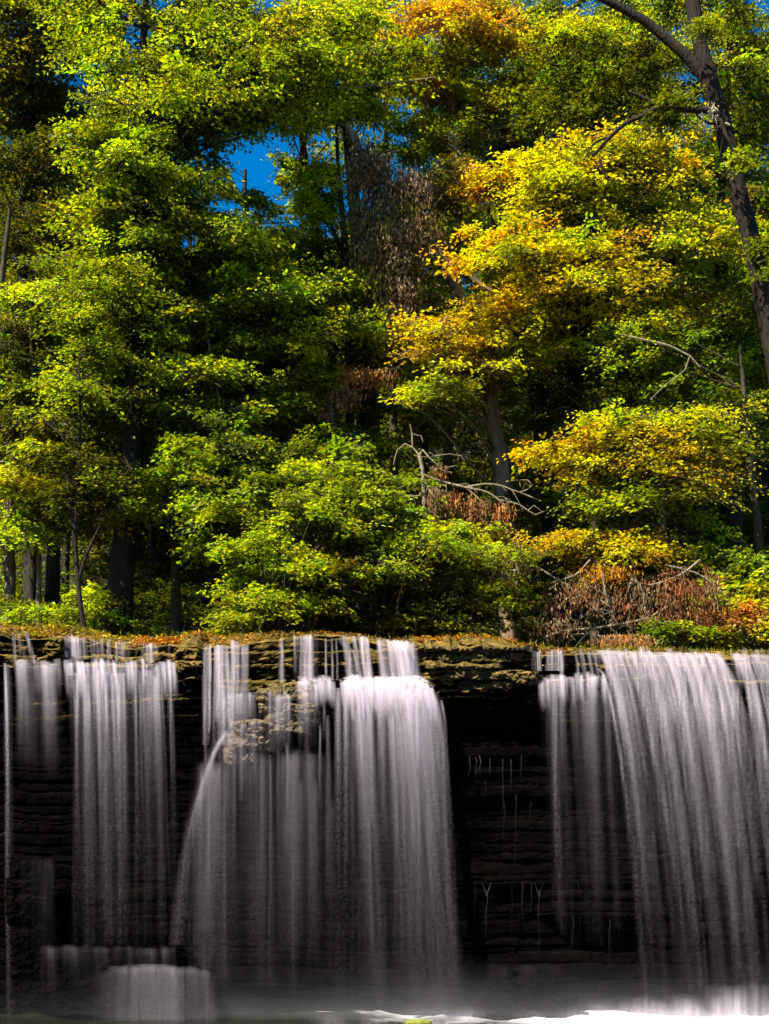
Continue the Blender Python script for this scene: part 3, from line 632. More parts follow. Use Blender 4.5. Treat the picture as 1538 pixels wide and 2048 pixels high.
for k, (x, wd, y, top, lab, pal) in enumerate([
    (104, 34, 31.5, 560, 'broad shaded trunk behind the thin stems on the left', ['dg', 'ol']), (128, 16, 33.5, 620, 'narrow shaded trunk just left of the forking stem', ['dg']),
    (196, 13, 36, 500, 'distant dark stem between the forking stem and the thick black trunk', ['dg', 'g']), (330, 14, 34, 480, 'leaning dark stem right of the thick black trunk', ['dg']),
    (395, 20, 37, 420, 'dark upright trunk in the shade beneath the bright green tiers', ['dg', 'g']), (470, 16, 35, 380, 'slim shaded trunk left of the big green bush', ['g', 'dg']),
    (560, 18, 38, 600, 'dark stem rising behind the big green bush on its left', ['dg']), (846, 16, 34, 640, 'thin stem with a lit spot behind the bare dead bough', ['g', 'dg']),
    (1128, 14, 33, 560, 'thin pale green stem right of the dark centre trunk', ['g', 'yg']), (1395, 24, 34, 700, 'shaded trunk behind the golden sapling on its right', ['dg', 'g']),
    (1330, 18, 38, 500, 'far dark trunk above the golden sapling', ['dg']), (1450, 16, 37, 640, 'far dark trunk near the light brown stem', ['g', 'dg'])]):
    r_ = np.random.default_rng(50 + k); lean = r_.uniform(-30, 30) + (90 if x == 330 else 0) * -1
    tree('woodland_tree', lab, [(x, 1262, wd), (x + lean * .3, 1000, wd * .9), (x + lean * .7, 700, wd * .7), (x + lean, top - 40, wd * .45)],
         y, [(x + lean * .6, 900, 110, 110, 2.2, 34, pal, dict(R=.7, leaf=.11, nt=7, nl=9)), (x + lean * .8, 680, 130, 110, 2.5, 42, pal + ['g'], dict(R=.75, leaf=.11, nt=7, nl=9)), (x + lean, max(top, 560), 120, 90, 2.2, 26, pal, dict(R=.7, leaf=.11, nt=7, nl=9))],
         M_BARK, seed=60 + k, group='shaded trees further back in the wood', limbs=.3, sides=7)
# ---- understory: bright tiers and bushes
tree('understory_maple', 'slim maple with bright green tiered sprays left of the middle', [(486, 1262, 16), (480, 1120, 14), (470, 1000, 12), (452, 880, 10), (430, 760, 7), (410, 640, 4)],
     25.2, [(390, 740, 80, 20, .6, 20, ['lg', 'yg'], dict(R=.5)), (360, 905, 60, 22, .5, 18, ['lg', 'yg'], dict(R=.5, leaf=.1)), (420, 960, 120, 36, .8, 42, ['lg', 'g'], dict(R=.5, leaf=.1)), (450, 1030, 110, 40, .8, 34, ['lg', 'yg'], dict(R=.5, leaf=.1)), (400, 1096, 36, 10, .2, 5, ['lg'], dict(R=.35, leaf=.1)),
            (300, 1020, 50, 30, .6, 9, ['g', 'lg'], dict(R=.4)), (440, 820, 120, 46, 1.0, 34, ['g', 'lg'], dict(yo=.8)), (330, 850, 90, 40, 1.0, 16, ['dg', 'g'], dict(yo=1.2)), (480, 900, 100, 40, .9, 24, ['g', 'lg'], dict(yo=.5))],
     M_STEM, seed=30, limbs=.25, sides=7)
tree('understory_maple', 'leafy green understory tree hanging left of the brown leaf cluster', [(520, 1262, 15), (530, 1100, 13), (560, 950, 11), (590, 820, 9), (560, 700, 6), (500, 640, 4)],
     26.2, [(600, 790, 46, 22, .5, 16, ['lg', 'yg'], dict(R=.45)), (560, 840, 60, 30, .7, 16, ['lg', 'g'], dict(R=.45)), (260, 680, 110, 30, 1.2, 40, ['yg', 'lg', 'g'], dict(R=.5)), (400, 660, 110, 30, 1, 34, ['g', 'lg'], dict(R=.5)), (540, 690, 110, 50, 1.4, 40, ['g', 'dg'], dict(yo=1)), (590, 930, 50, 40, .7, 16, ['lg', 'yg'], dict(R=.4, yo=-.5)), (250, 760, 100, 40, 1.1, 26, ['g', 'yg'], dict(yo=.4)), (480, 760, 100, 30, 1.2, 22, ['g', 'dg'], dict(yo=.6)), (680, 640, 70, 30, 1, 12, ['g', 'yg'], {})],
     M_STEM, seed=31, limbs=.15, sides=7)
tree('linden_tree', 'full bright green tree filling the space between the black trunk and the sky opening', [(352, 1262, 20), (350, 1000, 18), (356, 800, 15), (350, 600, 12), (360, 450, 8), (370, 380, 5)],
     26.8, [(400, 560, 120, 60, 1.3, 44, ['yg', 'g', 'yg'], {}), (300, 640, 130, 60, 1.3, 40, ['yg', 'g'], {}), (450, 640, 110, 60, 1.2, 36, ['yg', 'lg', 'g'], {}), (380, 780, 130, 60, 1.3, 34, ['g', 'yg'], {}), (230, 820, 90, 70, 1.2, 26, ['g', 'ol'], {}), (210, 600, 90, 90, 1.2, 34, ['yg', 'g'], {}), (520, 590, 120, 60, 1.0, 34, ['yg', 'g', 'lg'], dict(yo=-1.2)), (560, 680, 110, 22, 1.0, 20, ['yg', 'lg'], dict(yo=-1)), (420, 480, 100, 30, 1.0, 18, ['yg'], dict(yo=-.6)), (400, 745, 80, 14, .5, 14, ['lg', 'yg'], dict(yo=-1.4))],
     M_STEM, seed=32, limbs=.15, sides=8)
tree('linden_tree', 'light green tree whose sprays fill the middle beneath the brown leaf cluster', [(700, 1262, 16), (690, 1100, 14), (676, 960, 12), (668, 860, 9), (650, 760, 5)],
     25.8, [(660, 880, 70, 50, .9, 20, ['g', 'lg'], {}), (760, 880, 90, 60, 1, 18, ['dg', 'g'], dict(yo=1.2)), (560, 760, 80, 50, 1, 18, ['g', 'yg'], dict(yo=.6)), (770, 680, 90, 40, 1.2, 22, ['yg', 'g'], dict(yo=2.4)), (820, 800, 60, 60, 1.2, 16, ['yg', 'g'], dict(yo=2))],
     M_STEM, seed=33, limbs=.15, sides=8)
tree('linden_tree', 'mid green tree with airy top at the left edge below the dim olive one', [(-30, 1262, 24), (-20, 900, 20), (0, 600, 14), (20, 420, 8)],
     27.6, [(60, 640, 130, 80, 1.4, 40, ['g', 'dg', 'yg'], {}), (90, 780, 130, 60, 1.4, 34, ['yg', 'g', 'ol'], {}), (140, 560, 90, 60, 1.4, 26, ['g', 'dg'], {}), (60, 900, 90, 60, 1.2, 14, ['dg', 'g'], {}), (100, 1060, 90, 50, 1, 16, ['ol', 'dg'], {}), (50, 460, 120, 60, 1.3, 24, ['dg', 'ol'], {})],
     M_STEM, seed=34, limbs=.15, sides=8)
tree('linden_tree', 'pale green airy tree closing the gap right of the patch of sky', [(790, 1262, 20), (786, 800, 16), (776, 400, 12), (770, 160, 6)],
     32.0, [(760, 180, 110, 70, 1.6, 54, ['g', 'yg', 'ol'], {}), (850, 300, 90, 90, 1.6, 50, ['g', 'dg', 'yg'], {}), (720, 60, 110, 60, 1.6, 30, ['yg', 'g'], {}), (900, 480, 90, 90, 1.6, 26, ['g', 'ol'], {}), (660, 500, 90, 50, 1.4, 16, ['g', 'yg'], {})],
     M_STEM, seed=35, limbs=.15, sides=8)
def shrub(name, label, bx, by, Y, crowns, seed, n=7, mat=M_STEM, leaf=.085, group=None, limbs=.4, cat='shrub', extra=None, leafmat=M_LEAF):
    r = np.random.default_rng(2000 + seed); b = W(bx, by, Y); b[2] = ground_at(b[0], b[1]) - .05
    root = empty(name, b); tag(root, label, cat, group); c = Crown(r); acc = Acc()
    for cr in crowns:
        kw = dict(cr[7]) if len(cr) > 7 else {}; yo = kw.pop('yo', 0); kw.setdefault('leaf', leaf)
        c.pads_in(cr[0], cr[1], cr[2], cr[3], Y + yo, cr[4], cr[5], cr[6], axis_from=b, **kw)
    P = np.concatenate(c.pads) if c.pads else np.zeros((0, 4))
    for p in P[r.random(len(P)) < limbs]:
        a = b + r.normal(0, [.25, .12, 0]); m = (a + p[:3]) / 2 + r.normal(0, .12, 3); m[2] += .1 * np.linalg.norm(p[:3] - a)
        tube(acc, np.array([[*a, .022], [*m, .014], [*p[:3], .006]]), sides=4, step=.4)
    if extra: extra(acc, c, r, b)
    if c.tw.n: acc.add(*c.tw.out())
    V, Fq = acc.out(); build('stems', V, Fq, mat, root); c.leaf_obj('foliage', root, leafmat)
    return root
shrub('bush', 'big rounded green bush with yellow green top above the middle of the falls', 770, 1268, 24.6,
      [(700, 1000, 130, 50, .9, 50, ['yg', 'lg', 'g'], dict(R=.4)), (780, 1080, 160, 60, 1.0, 62, ['yg', 'g'], dict(R=.42)), (840, 1170, 180, 70, 1.0, 80, ['g', 'dg', 'ol'], dict(R=.42)), (690, 1160, 110, 80, .9, 52, ['g', 'ol', 'dg'], dict(R=.4)), (900, 1080, 110, 40, .8, 30, ['g', 'yg'], dict(R=.4)), (960, 1220, 100, 44, .7, 30, ['dg', 'g'], dict(R=.4)), (780, 1240, 140, 22, .6, 26, ['dg', 'ol'], dict(R=.35)), (710, 950, 60, 20, .5, 12, ['lg', 'yg'], dict(R=.4))], 1, limbs=.35)
shrub('bush', 'bright green bush reaching down to the mossy lip beside the big rounded one', 560, 1262, 24.0,
      [(560, 1130, 80, 60, .8, 34, ['lg', 'yg'], dict(R=.4)), (530, 1215, 70, 36, .5, 24, ['lg'], dict(R=.35, leaf=.1)), (620, 1090, 70, 70, .8, 34, ['yg', 'lg'], dict(R=.4)), (590, 1180, 60, 50, .6, 20, ['yg', 'g'], dict(R=.38)), (490, 1150, 40, 40, .6, 10, ['g', 'lg'], dict(R=.35)), (640, 1000, 60, 60, .7, 20, ['g', 'lg'], dict(R=.4))], 2, limbs=.35)
shrub('bush', 'low yellow green shrub under the trees between the forking stem and black trunk', 190, 1250, 25.5,
      [(190, 1190, 24, 40, .6, 9, ['yg', 'lg'], dict(R=.35)), (200, 1235, 50, 18, .6, 9, ['lg', 'g'], dict(R=.3)), (100, 1225, 60, 20, .8, 9, ['g', 'lg'], dict(R=.3)), (30, 1220, 50, 20, .8, 9, ['g', 'lg'], dict(R=.3))], 3)
shrub('bush', 'small green plants below the brown fallen boughs on the right', 1380, 1290, 23.6,
      [(1350, 1265, 50, 20, .3, 12, ['lg', 'g'], dict(R=.25)), (1420, 1270, 40, 20, .3, 8, ['g', 'lg'], dict(R=.25)), (1440, 1275, 20, 12, .2, 4, ['lg'], dict(R=.2))], 4)
shrub('bush', 'yellow and orange bush at the right edge of the lip', 1530, 1290, 23.8,
      [(1525, 1240, 30, 40, .4, 16, ['y', 'oy', 'yg'], dict(R=.3)), (1480, 1240, 40, 22, .4, 12, ['ob', 'rb'], dict(R=.28)), (1560, 1200, 30, 40, .4, 10, ['yg', 'y'], dict(R=.3))], 5)
shrub('bush', 'green undergrowth in shade between the dead bough and grey leaning trunk', 1010, 1262, 27.6,
      [(1040, 1010, 60, 90, .8, 24, ['g', 'dg'], dict(R=.4)), (900, 960, 60, 50, .8, 14, ['dg', 'g'], dict(R=.4)), (1100, 1120, 60, 70, .8, 14, ['dg'], dict(R=.4)), (1430, 1130, 60, 100, .8, 20, ['g', 'dg'], dict(R=.4)), (1340, 1180, 60, 60, .8, 14, ['dg'], dict(R=.4))], 6)

# ---- dead wood
def dead(name, label, Y, boughs, hangs, seed, mat=M_TWIG, cat='dead branch', leafmat=M_DEAD, sprays=None, twig=0):
    r = np.random.default_rng(3000 + seed); acc = Acc(); c = Crown(r); b = None; ends = []
    for bo in boughs:
        p = trunk_path(bo, Y); b = p[0, :3] if b is None else b
        q = tube(acc, p, sides=6, step=.12, rough=.05, r=r)
        for i in range(2, len(q) - 1):
            if r.random() < twig:
                d = norm(r.normal(0, 1, 3) + np.array([0, 0, -.3])); L = r.uniform(.12, .5)
                m = q[i, :3] + d * L * .5 + r.normal(0, .05, 3); e = q[i, :3] + d * L + np.array([0, 0, -.12])
                tube(acc, np.array([[*q[i, :3], .009], [*m, .006], [*e, .003]]), sides=3, step=.1)
    root = empty(name, b); tag(root, label, cat)
    for (cx, cy, rx, ry, dY, n, nl, ln, keys, kw) in hangs:
        u = norm(r.normal(size=(n, 3))) * r.random((n, 1)) ** .5
        yy = Y + dY * u[:, 2]; px = cx + rx * u[:, 0]; py = cy + ry * u[:, 1]
        P = np.stack([(px - CX) / F * yy, yy, CZ + (HY - py) / F * yy], 1)
        c.hang(P, nl, ln, keys, **kw)
    for cr in (sprays or []):
        kw = dict(cr[7]) if len(cr) > 7 else {}; c.pads_in(*cr[:4], Y, *cr[4:7], **kw)
    if c.tw.n: acc.add(*c.tw.out())
    V, Fq = acc.out(); build('branch', V, Fq, mat, root); c.leaf_obj('withered_leaves', root, leafmat, .4)
    return root
dead('hanging_dead_top', 'broken treetop hanging in a curtain of withered brown leaves beside the twin dark trunk', 25.9,
     [[(694, 248, 12), (712, 290, 13), (740, 330, 12), (775, 360, 11), (812, 410, 9), (850, 470, 8), (880, 520, 6)], [(712, 290, 8), (700, 350, 7), (706, 440, 6), (712, 540, 4)],
      [(740, 330, 8), (770, 310, 5), (800, 300, 3)], [(775, 360, 8), (760, 440, 7), (766, 540, 4)], [(812, 410, 7), (830, 370, 4), (820, 330, 3)], [(700, 256, 7), (716, 280, 8), (724, 330, 5)], [(812, 410, 7), (806, 500, 5), (800, 590, 3)]],
     [(735, 325, 44, 50, .4, 90, 26, .4, ['br', 'dk', 'br'], dict(leaf=.08)), (800, 370, 66, 40, .4, 130, 28, .45, ['br', 'dk'], dict(leaf=.08)), (800, 440, 84, 60, .5, 240, 34, .6, ['dk', 'br', 'ol'], dict(leaf=.075)), (770, 500, 66, 60, .5, 170, 34, .6, ['dk', 'ol', 'br'], dict(leaf=.075)), (800, 560, 50, 30, .4, 80, 28, .5, ['dk', 'br'], dict(leaf=.075)), (725, 420, 30, 70, .4, 60, 24, .5, ['dk', 'ol'], dict(leaf=.07))], 1, twig=.35)
dead('dead_leaf_cluster', 'drooping cluster of reddish brown leaves below the twin dark trunk', 26.0,
     [[(800, 735, 7), (760, 745, 6), (710, 760, 5), (660, 790, 4), (620, 830, 2)], [(710, 760, 4), (690, 740, 3), (670, 742, 2)]],
     [(740, 745, 60, 16, .4, 46, 18, .25, ['rb', 'br', 'ob'], dict(leaf=.075)), (680, 780, 40, 20, .4, 40, 18, .25, ['rb', 'br'], dict(leaf=.075)), (645, 815, 26, 18, .3, 20, 14, .2, ['br'], dict(leaf=.07)), (700, 735, 36, 12, .3, 16, 16, .2, ['rb', 'ob'], dict(leaf=.075))], 2, twig=.3)
dead('bare_dead_bough', 'pale bare twisted bough with orange brown leaf bunches in the middle of the wood', 24.9,
     [[(848, 1010, 8), (846, 950, 8), (842, 925, 8), (838, 912, 6), (845, 900, 5), (858, 915, 4), (875, 930, 3)], [(846, 950, 7), (880, 962, 6), (930, 975, 6), (975, 985, 5), (1010, 1010, 4)],
      [(842, 915, 5), (825, 895, 4), (810, 888, 4), (795, 900, 3), (787, 930, 2)], [(825, 895, 3), (824, 868, 3), (820, 848, 2)], [(824, 868, 2), (842, 872, 2), (846, 884, 1.5)],
      [(930, 975, 5), (970, 968, 4), (1005, 972, 4), (1040, 985, 3), (1065, 970, 3), (1055, 960, 2), (1020, 962, 2)], [(1040, 985, 3), (1062, 994, 3), (1082, 1002, 2)], [(846, 955, 6), (862, 985, 4), (880, 1010, 3), (905, 1028, 2)],
      [(848, 1010, 6), (850, 1040, 4), (862, 1060, 3)], [(1000, 1000, 4), (1040, 1010, 3), (1070, 1030, 3), (1095, 1020, 2)], [(930, 975, 4), (960, 1000, 3), (972, 1030, 2)], [(848, 992, 3), (810, 993, 2), (780, 997, 1.5)], [(845, 960, 3), (800, 975, 2.5), (776, 985, 2)],
      [(900, 945, 3), (880, 938, 2), (910, 932, 1.5)], [(870, 912, 2), (900, 908, 2), (925, 912, 1.2)]],
     [(1005, 1010, 26, 14, .25, 24, 16, .4, ['ob', 'ob', 'rb'], dict(leaf=.075, spread=.06)), (905, 985, 24, 14, .25, 16, 14, .35, ['ob', 'rb'], dict(leaf=.075, spread=.06)), (950, 1000, 30, 16, .3, 22, 14, .4, ['rb', 'ob', 'br'], dict(leaf=.075, spread=.06)), (870, 990, 26, 40, .3, 24, 12, .35, ['br', 'dk'], dict(leaf=.075)), (985, 1050, 34, 14, .3, 14, 12, .35, ['br', 'ob'], dict(leaf=.07)), (880, 935, 24, 14, .2, 8, 10, .2, ['br', 'ob'], dict(leaf=.07))], 3, twig=.35)
dead('fallen_tree_top', 'heap of fallen boughs with curled red brown leaves resting behind the right lip', 24.0,
     [[(1090, 1275, 7), (1130, 1262, 6), (1200, 1255, 5), (1290, 1238, 7), (1350, 1205, 5)], [(1290, 1236, 8), (1320, 1245, 9), (1350, 1248, 6), (1400, 1262, 4)], [(1204, 1140, 7), (1212, 1190, 6), (1222, 1220, 5), (1235, 1248, 5), (1260, 1255, 3)],
      [(1262, 1150, 5), (1280, 1170, 5), (1290, 1210, 4), (1300, 1240, 3), (1308, 1275, 3)], [(1400, 1120, 6), (1360, 1150, 5), (1300, 1170, 4), (1260, 1160, 3)], [(1222, 1215, 4), (1200, 1200, 3), (1180, 1230, 2)], [(1140, 1270, 4), (1170, 1268, 3), (1200, 1272, 2), (1240, 1275, 2)],
      [(1050, 1120, 5), (1100, 1150, 4), (1160, 1190, 3), (1210, 1240, 2)], [(1330, 1130, 4), (1400, 1150, 4), (1460, 1200, 3), (1500, 1240, 3)], [(1180, 1120, 4), (1150, 1150, 3), (1100, 1165, 2)], [(1268, 1150, 4), (1256, 1180, 3), (1250, 1200, 2)]],
     [(1380, 1160, 90, 40, .4, 56, 14, .4, ['rb', 'br', 'rb'], dict(leaf=.08, spread=.08)), (1300, 1190, 90, 50, .4, 56, 15, .35, ['br', 'dk', 'rb'], dict(leaf=.08)), (1150, 1175, 90, 50, .4, 50, 13, .35, ['dk', 'br', 'rb'], dict(leaf=.075)), (1430, 1225, 60, 34, .4, 56, 15, .3, ['rb', 'br', 'ob'], dict(leaf=.075)), (1110, 1240, 60, 24, .3, 30, 12, .2, ['dk', 'br'], dict(leaf=.075)), (1040, 1110, 50, 40, .4, 26, 12, .3, ['br', 'dk'], dict(leaf=.075)), (1210, 1130, 60, 20, .3, 18, 12, .3, ['o', 'ob'], dict(leaf=.075))], 4, twig=.9)
dead('dry_fern_clump', 'clump of dry orange ferns on the lip above the right falls', 23.2,
     [[(1240, 1296, 3), (1238, 1275, 2), (1232, 1262, 1)]] + [[(1210 + 9 * i, 1298, 2), (1208 + 9 * i + (i % 3 - 1) * 9, 1282, 2), (1206 + 9 * i + (i % 3 - 1) * 22, 1270 + (i % 2) * 6, 1)] for i in range(12)],
     [(1250, 1276, 50, 12, .3, 60, 14, .12, ['ob', 'br', 'ob'], dict(leaf=.06))], 5, cat='fern', twig=.2)
dead('dead_leaf_cluster', 'small bunch of hanging orange leaves left in the bright green bush', 23.7, [[(582, 1180, 3), (578, 1200, 3), (576, 1230, 2)]],
     [(577, 1195, 9, 16, .15, 10, 14, .22, ['ob', 'oy'], dict(leaf=.07, spread=.05))], 6)

# ---- loose bare stems and twigs
def stemthing(name, label, pts, Y, mat=M_TWIG, cat='bare stem'):
    A = Acc()
    for q in pts: tube(A, trunk_path(q, Y), sides=6, step=.2, rough=.05)
    b = trunk_path(pts[0], Y)[0, :3]; V, Fq = A.out(); o = build(name, V, Fq, mat, None, base=b); tag(o, label, cat)
stemthing('bare_twig', 'long pale arching twig high above the hanging brown mass', [[(700, 178, 3), (760, 168, 4), (820, 162, 4), (872, 154, 2)], [(650, 170, 1.5), (700, 178, 3)]], 26.5)
stemthing('broken_bough', 'dark broken bough with whitish twigs on its end right of centre', [[(980, 738, 9), (1010, 722, 7), (1050, 705, 5), (1090, 680, 3)], [(1050, 705, 3), (1062, 722, 3), (1085, 705, 2), (1100, 686, 1.5)], [(1010, 722, 3), (1040, 722, 3), (1070, 700, 2)]], 26.2)
stemthing('bare_twig', 'yellowish arching twig above the golden sapling', [[(1236, 668, 3), (1290, 680, 5), (1340, 692, 5), (1380, 712, 4), (1400, 735, 3)], [(1380, 712, 3), (1370, 740, 3), (1330, 770, 2), (1300, 800, 1.5)]], 24.6)
stemthing('dead_sapling', 'thin pale stem standing clear above the orange leaves in the upper middle', [[(925, 440, 4), (918, 380, 5), (913, 320, 5), (911, 268, 4)]], 28.2)

# ---- far wood on the slope: one mass
def far_wood():
    r = np.random.default_rng(77); c = Crown(r)
    n = 5200
    X = r.uniform(-20, 20, n); Y = r.uniform(35, 66, n) ; X = X * Y / 45
    gz = upper_z(X, Y); top = np.where(Y > 46, 7., 6.)
    P = np.stack([X, Y, gz + r.uniform(.2, 1, n) ** 1.0 * top], 1)
    px, py = PX(P)
    keep = (py > 480 + 60 * n1(px * .01)) | (((px < 330) | (px > 860)) & (py > 200)); keep &= ~inhole(px, py, 1.3) & (py < 1330) & (px > -120) & (px < 1660)
    P = P[keep]; n = len(P)
    c.sprays(P, r.uniform(0, 6.28, n), r.uniform(.6, 1.1, n), ['dg', 'g', 'ol', 'dg'], .2, 6, 8, .3, twigs=False)
    # a taller screen on both sides of the opening
    m = 1100; X = r.uniform(-12, 14, m); Y = r.uniform(36, 44, m); Z = r.uniform(14, 27, m)
    P = np.stack([X, Y, Z], 1); px, py = PX(P); k = ((px < 340) | (px > 850) | ((px > 600) & (py < 330) & (py > 60))) & ~inhole(px, py, 1.4) & (py > -60)
    P = P[k]; c.sprays(P, r.uniform(0, 6.28, len(P)), r.uniform(.6, 1., len(P)), ['dg', 'ol', 'g'], .15, 6, 8, .3, twigs=False)
    pos, ax, nr, Ls, cl = [np.concatenate([q[i] for q in c.L]) for i in range(5)]
    V, Fq, C = leaf_mesh(pos, ax, nr, Ls, cl)
    tag(build('far_woodland', V, Fq, M_LEAF, None, attrs={'col': ('FACE', 'FLOAT_COLOR', C)}, smooth=False), 'dense shaded foliage of the distant woodland on the slope', kind='stuff')
far_wood()

# ---- undergrowth, litter and moss on the lip
def litter():
    r = np.random.default_rng(88); n = 42000
    x = r.uniform(-7.2, 7.2, n); t = r.random(n); y = 22.5 + 1.9 * t ** 1.6
    i = np.clip(((x + 19) / .03).astype(int), 0, len(CLX) - 1)
    col = CLG[240:, i]; yy = col[..., 1]; zz = col[..., 2]
    z = np.array([np.interp(y[k], yy[:, k], zz[:, k]) for k in range(n)])
    px, py = PX(np.stack([x, y, z], 1))
    den = .25 + .75 * (n2(x * 1.1, y * 1.5) > -.1); edge = np.interp(px, [0, 260, 300, 500, 560, 760, 800, 1000, 1080, 1220, 1538], [.9, .7, 1, 1, .4, .3, .9, 1, .6, .5, .5])
    k = r.random(n) < den * edge; x, y, z, px = x[k], y[k], z[k], px[k]; n = len(x)
    key = np.where(px < 270, r.choice([0, 1, 4], n), np.where((px < 520) | ((px > 830) & (px < 1060)), r.choice([0, 1, 2, 2], n), np.where(px > 1150, r.choice([3, 1, 5, 3], n), r.choice([1, 2, 3, 5], n))))
    pal = np.array([(.50, .30, .01), (.30, .16, .04), (.58, .21, .01), (.16, .17, .015), (.34, .32, .01), (.14, .08, .03)])
    C = pal[key] * np.exp(r.normal(0, .25, (n, 1)))
    pos = np.stack([x, y, z + r.uniform(0, .035, n)], 1); ax = r.normal(0, 1, (n, 3)); ax[:, 2] *= .35; nr = r.normal(0, .45, (n, 3)); nr[:, 2] += 1
    V, Fq, CC = leaf_mesh(pos, ax, nr, r.uniform(.03, .075, n), np.clip(C, 0, .8), .7)
    tag(build('leaf_litter', V, Fq, M_DEAD, None, attrs={'col': ('FACE', 'FLOAT_COLOR', CC)}, smooth=False), 'orange and brown fallen leaves lying along the mossy lip', kind='stuff')
    # grass and moss tufts
    n = 15000; x = r.uniform(-7.4, 7.4, n); y = 22.75 + 1.8 * r.random(n) ** 1.3
    z = np.where(y < 24.5, bankz(x), upper_z(x, y)); px, _ = PX(np.stack([x, y, z], 1))
    k = r.random(n) < np.interp(px, [0, 200, 260, 330, 400, 520, 1150, 1250, 1538], [1, .9, .4, .25, .6, .25, .2, .7, .7]) * (n2(x * 2, y * 3) > -.25)
    x, y, z = x[k], y[k], z[k]; n = len(x); C = np.array([(.20, .22, .012), (.34, .32, .012), (.10, .15, .01), (.46, .34, .012)])[r.integers(0, 4, n)] * np.exp(r.normal(0, .2, (n, 1)))
    ax = r.normal(0, .5, (n, 3)); ax[:, 2] = 1; nr = r.normal(0, 1, (n, 3)); nr[:, 2] *= .2
    V, Fq, CC = leaf_mesh(np.stack([x, y, z - .03], 1), ax, nr, r.uniform(.05, .13, n), C, .16)
    tag(build('grass', V, Fq, M_LEAF, None, attrs={'col': ('FACE', 'FLOAT_COLOR', CC)}, smooth=False), 'short yellow green grass and moss tufts along the bank', kind='stuff')
    # undergrowth on the forest floor
    c = Crown(r); n = 3600; X = r.uniform(-9, 9, n); Y = r.uniform(24.8, 40, n); P = np.stack([X * Y / 25, Y, upper_z(X * Y / 25, Y) + r.uniform(.1, .5, n) + np.clip(Y - 28, 0, 10) * .12 * r.random(n)], 1)
    c.sprays(P, r.uniform(0, 6.28, n), r.uniform(.3, .55, n), ['dg', 'g', 'dg'], .11, 6, 7, .3, twigs=False)
    pos, ax, nr, Ls, cl = c.L[0]; V, Fq, C = leaf_mesh(pos, ax, nr, Ls, cl)
    tag(build('undergrowth', V, Fq, M_LEAF, None, attrs={'col': ('FACE', 'FLOAT_COLOR', C)}, smooth=False), 'low dark green undergrowth on the forest floor', kind='stuff')
litter()

# ------------------------------------------------------------------ rocks
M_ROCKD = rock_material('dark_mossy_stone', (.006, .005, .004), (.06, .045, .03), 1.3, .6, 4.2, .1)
def boulder(name, label, px, py, Y, sx, sy, sz, seed, mat=M_ROCK, cat='rock', layers=0, flat=.0, n=72):
    """lumpy stone, optionally with flat bedded top; sizes in metres (half extents)"""
    u = np.linspace(0, 2 * math.pi, n, endpoint=False); v = np.linspace(-math.pi / 2, math.pi / 2, n // 2)
    U, Vv = np.meshgrid(u, v); e = .55
    sg = lambda t, p: np.sign(t) * np.abs(t) ** p
    X = sg(np.cos(Vv), e) * sg(np.cos(U), e); Yy = sg(np.cos(Vv), e) * sg(np.sin(U), e); Z = sg(np.sin(Vv), e)
    N = 1 + .13 * fbm2(U / 6.283 * 0 + X * 1.7 + seed, Z * 2.1 + Yy * 1.3, 4) + .05 * fbm2(X * 6 + seed, Yy * 6 + Z * 7)
    if layers: N = N * (1 + .07 * _N1[(np.floor((Z + 1) * layers + .4 * n2(X * 2, Yy * 2)).astype(int) * 17 + seed) % 4096])
    P = np.stack([X * N * sx, Yy * N * sy, Z * (1 + .06 * fbm2(X * 3 + seed, Yy * 3)) * sz], -1)
    c = W(px, py, Y); P = P.reshape(-1, 3) + c
    idx = np.arange(U.size).reshape(U.shape); a = idx[:-1]; b = idx[1:]
    Fq = np.stack([a, np.roll(a, -1, 1), np.roll(b, -1, 1), b], -1).reshape(-1, 4)
    base = c.copy(); base[2] -= sz
    o = build(name, P, Fq, mat, None, base=base, smooth=False); tag(o, label, cat); return o
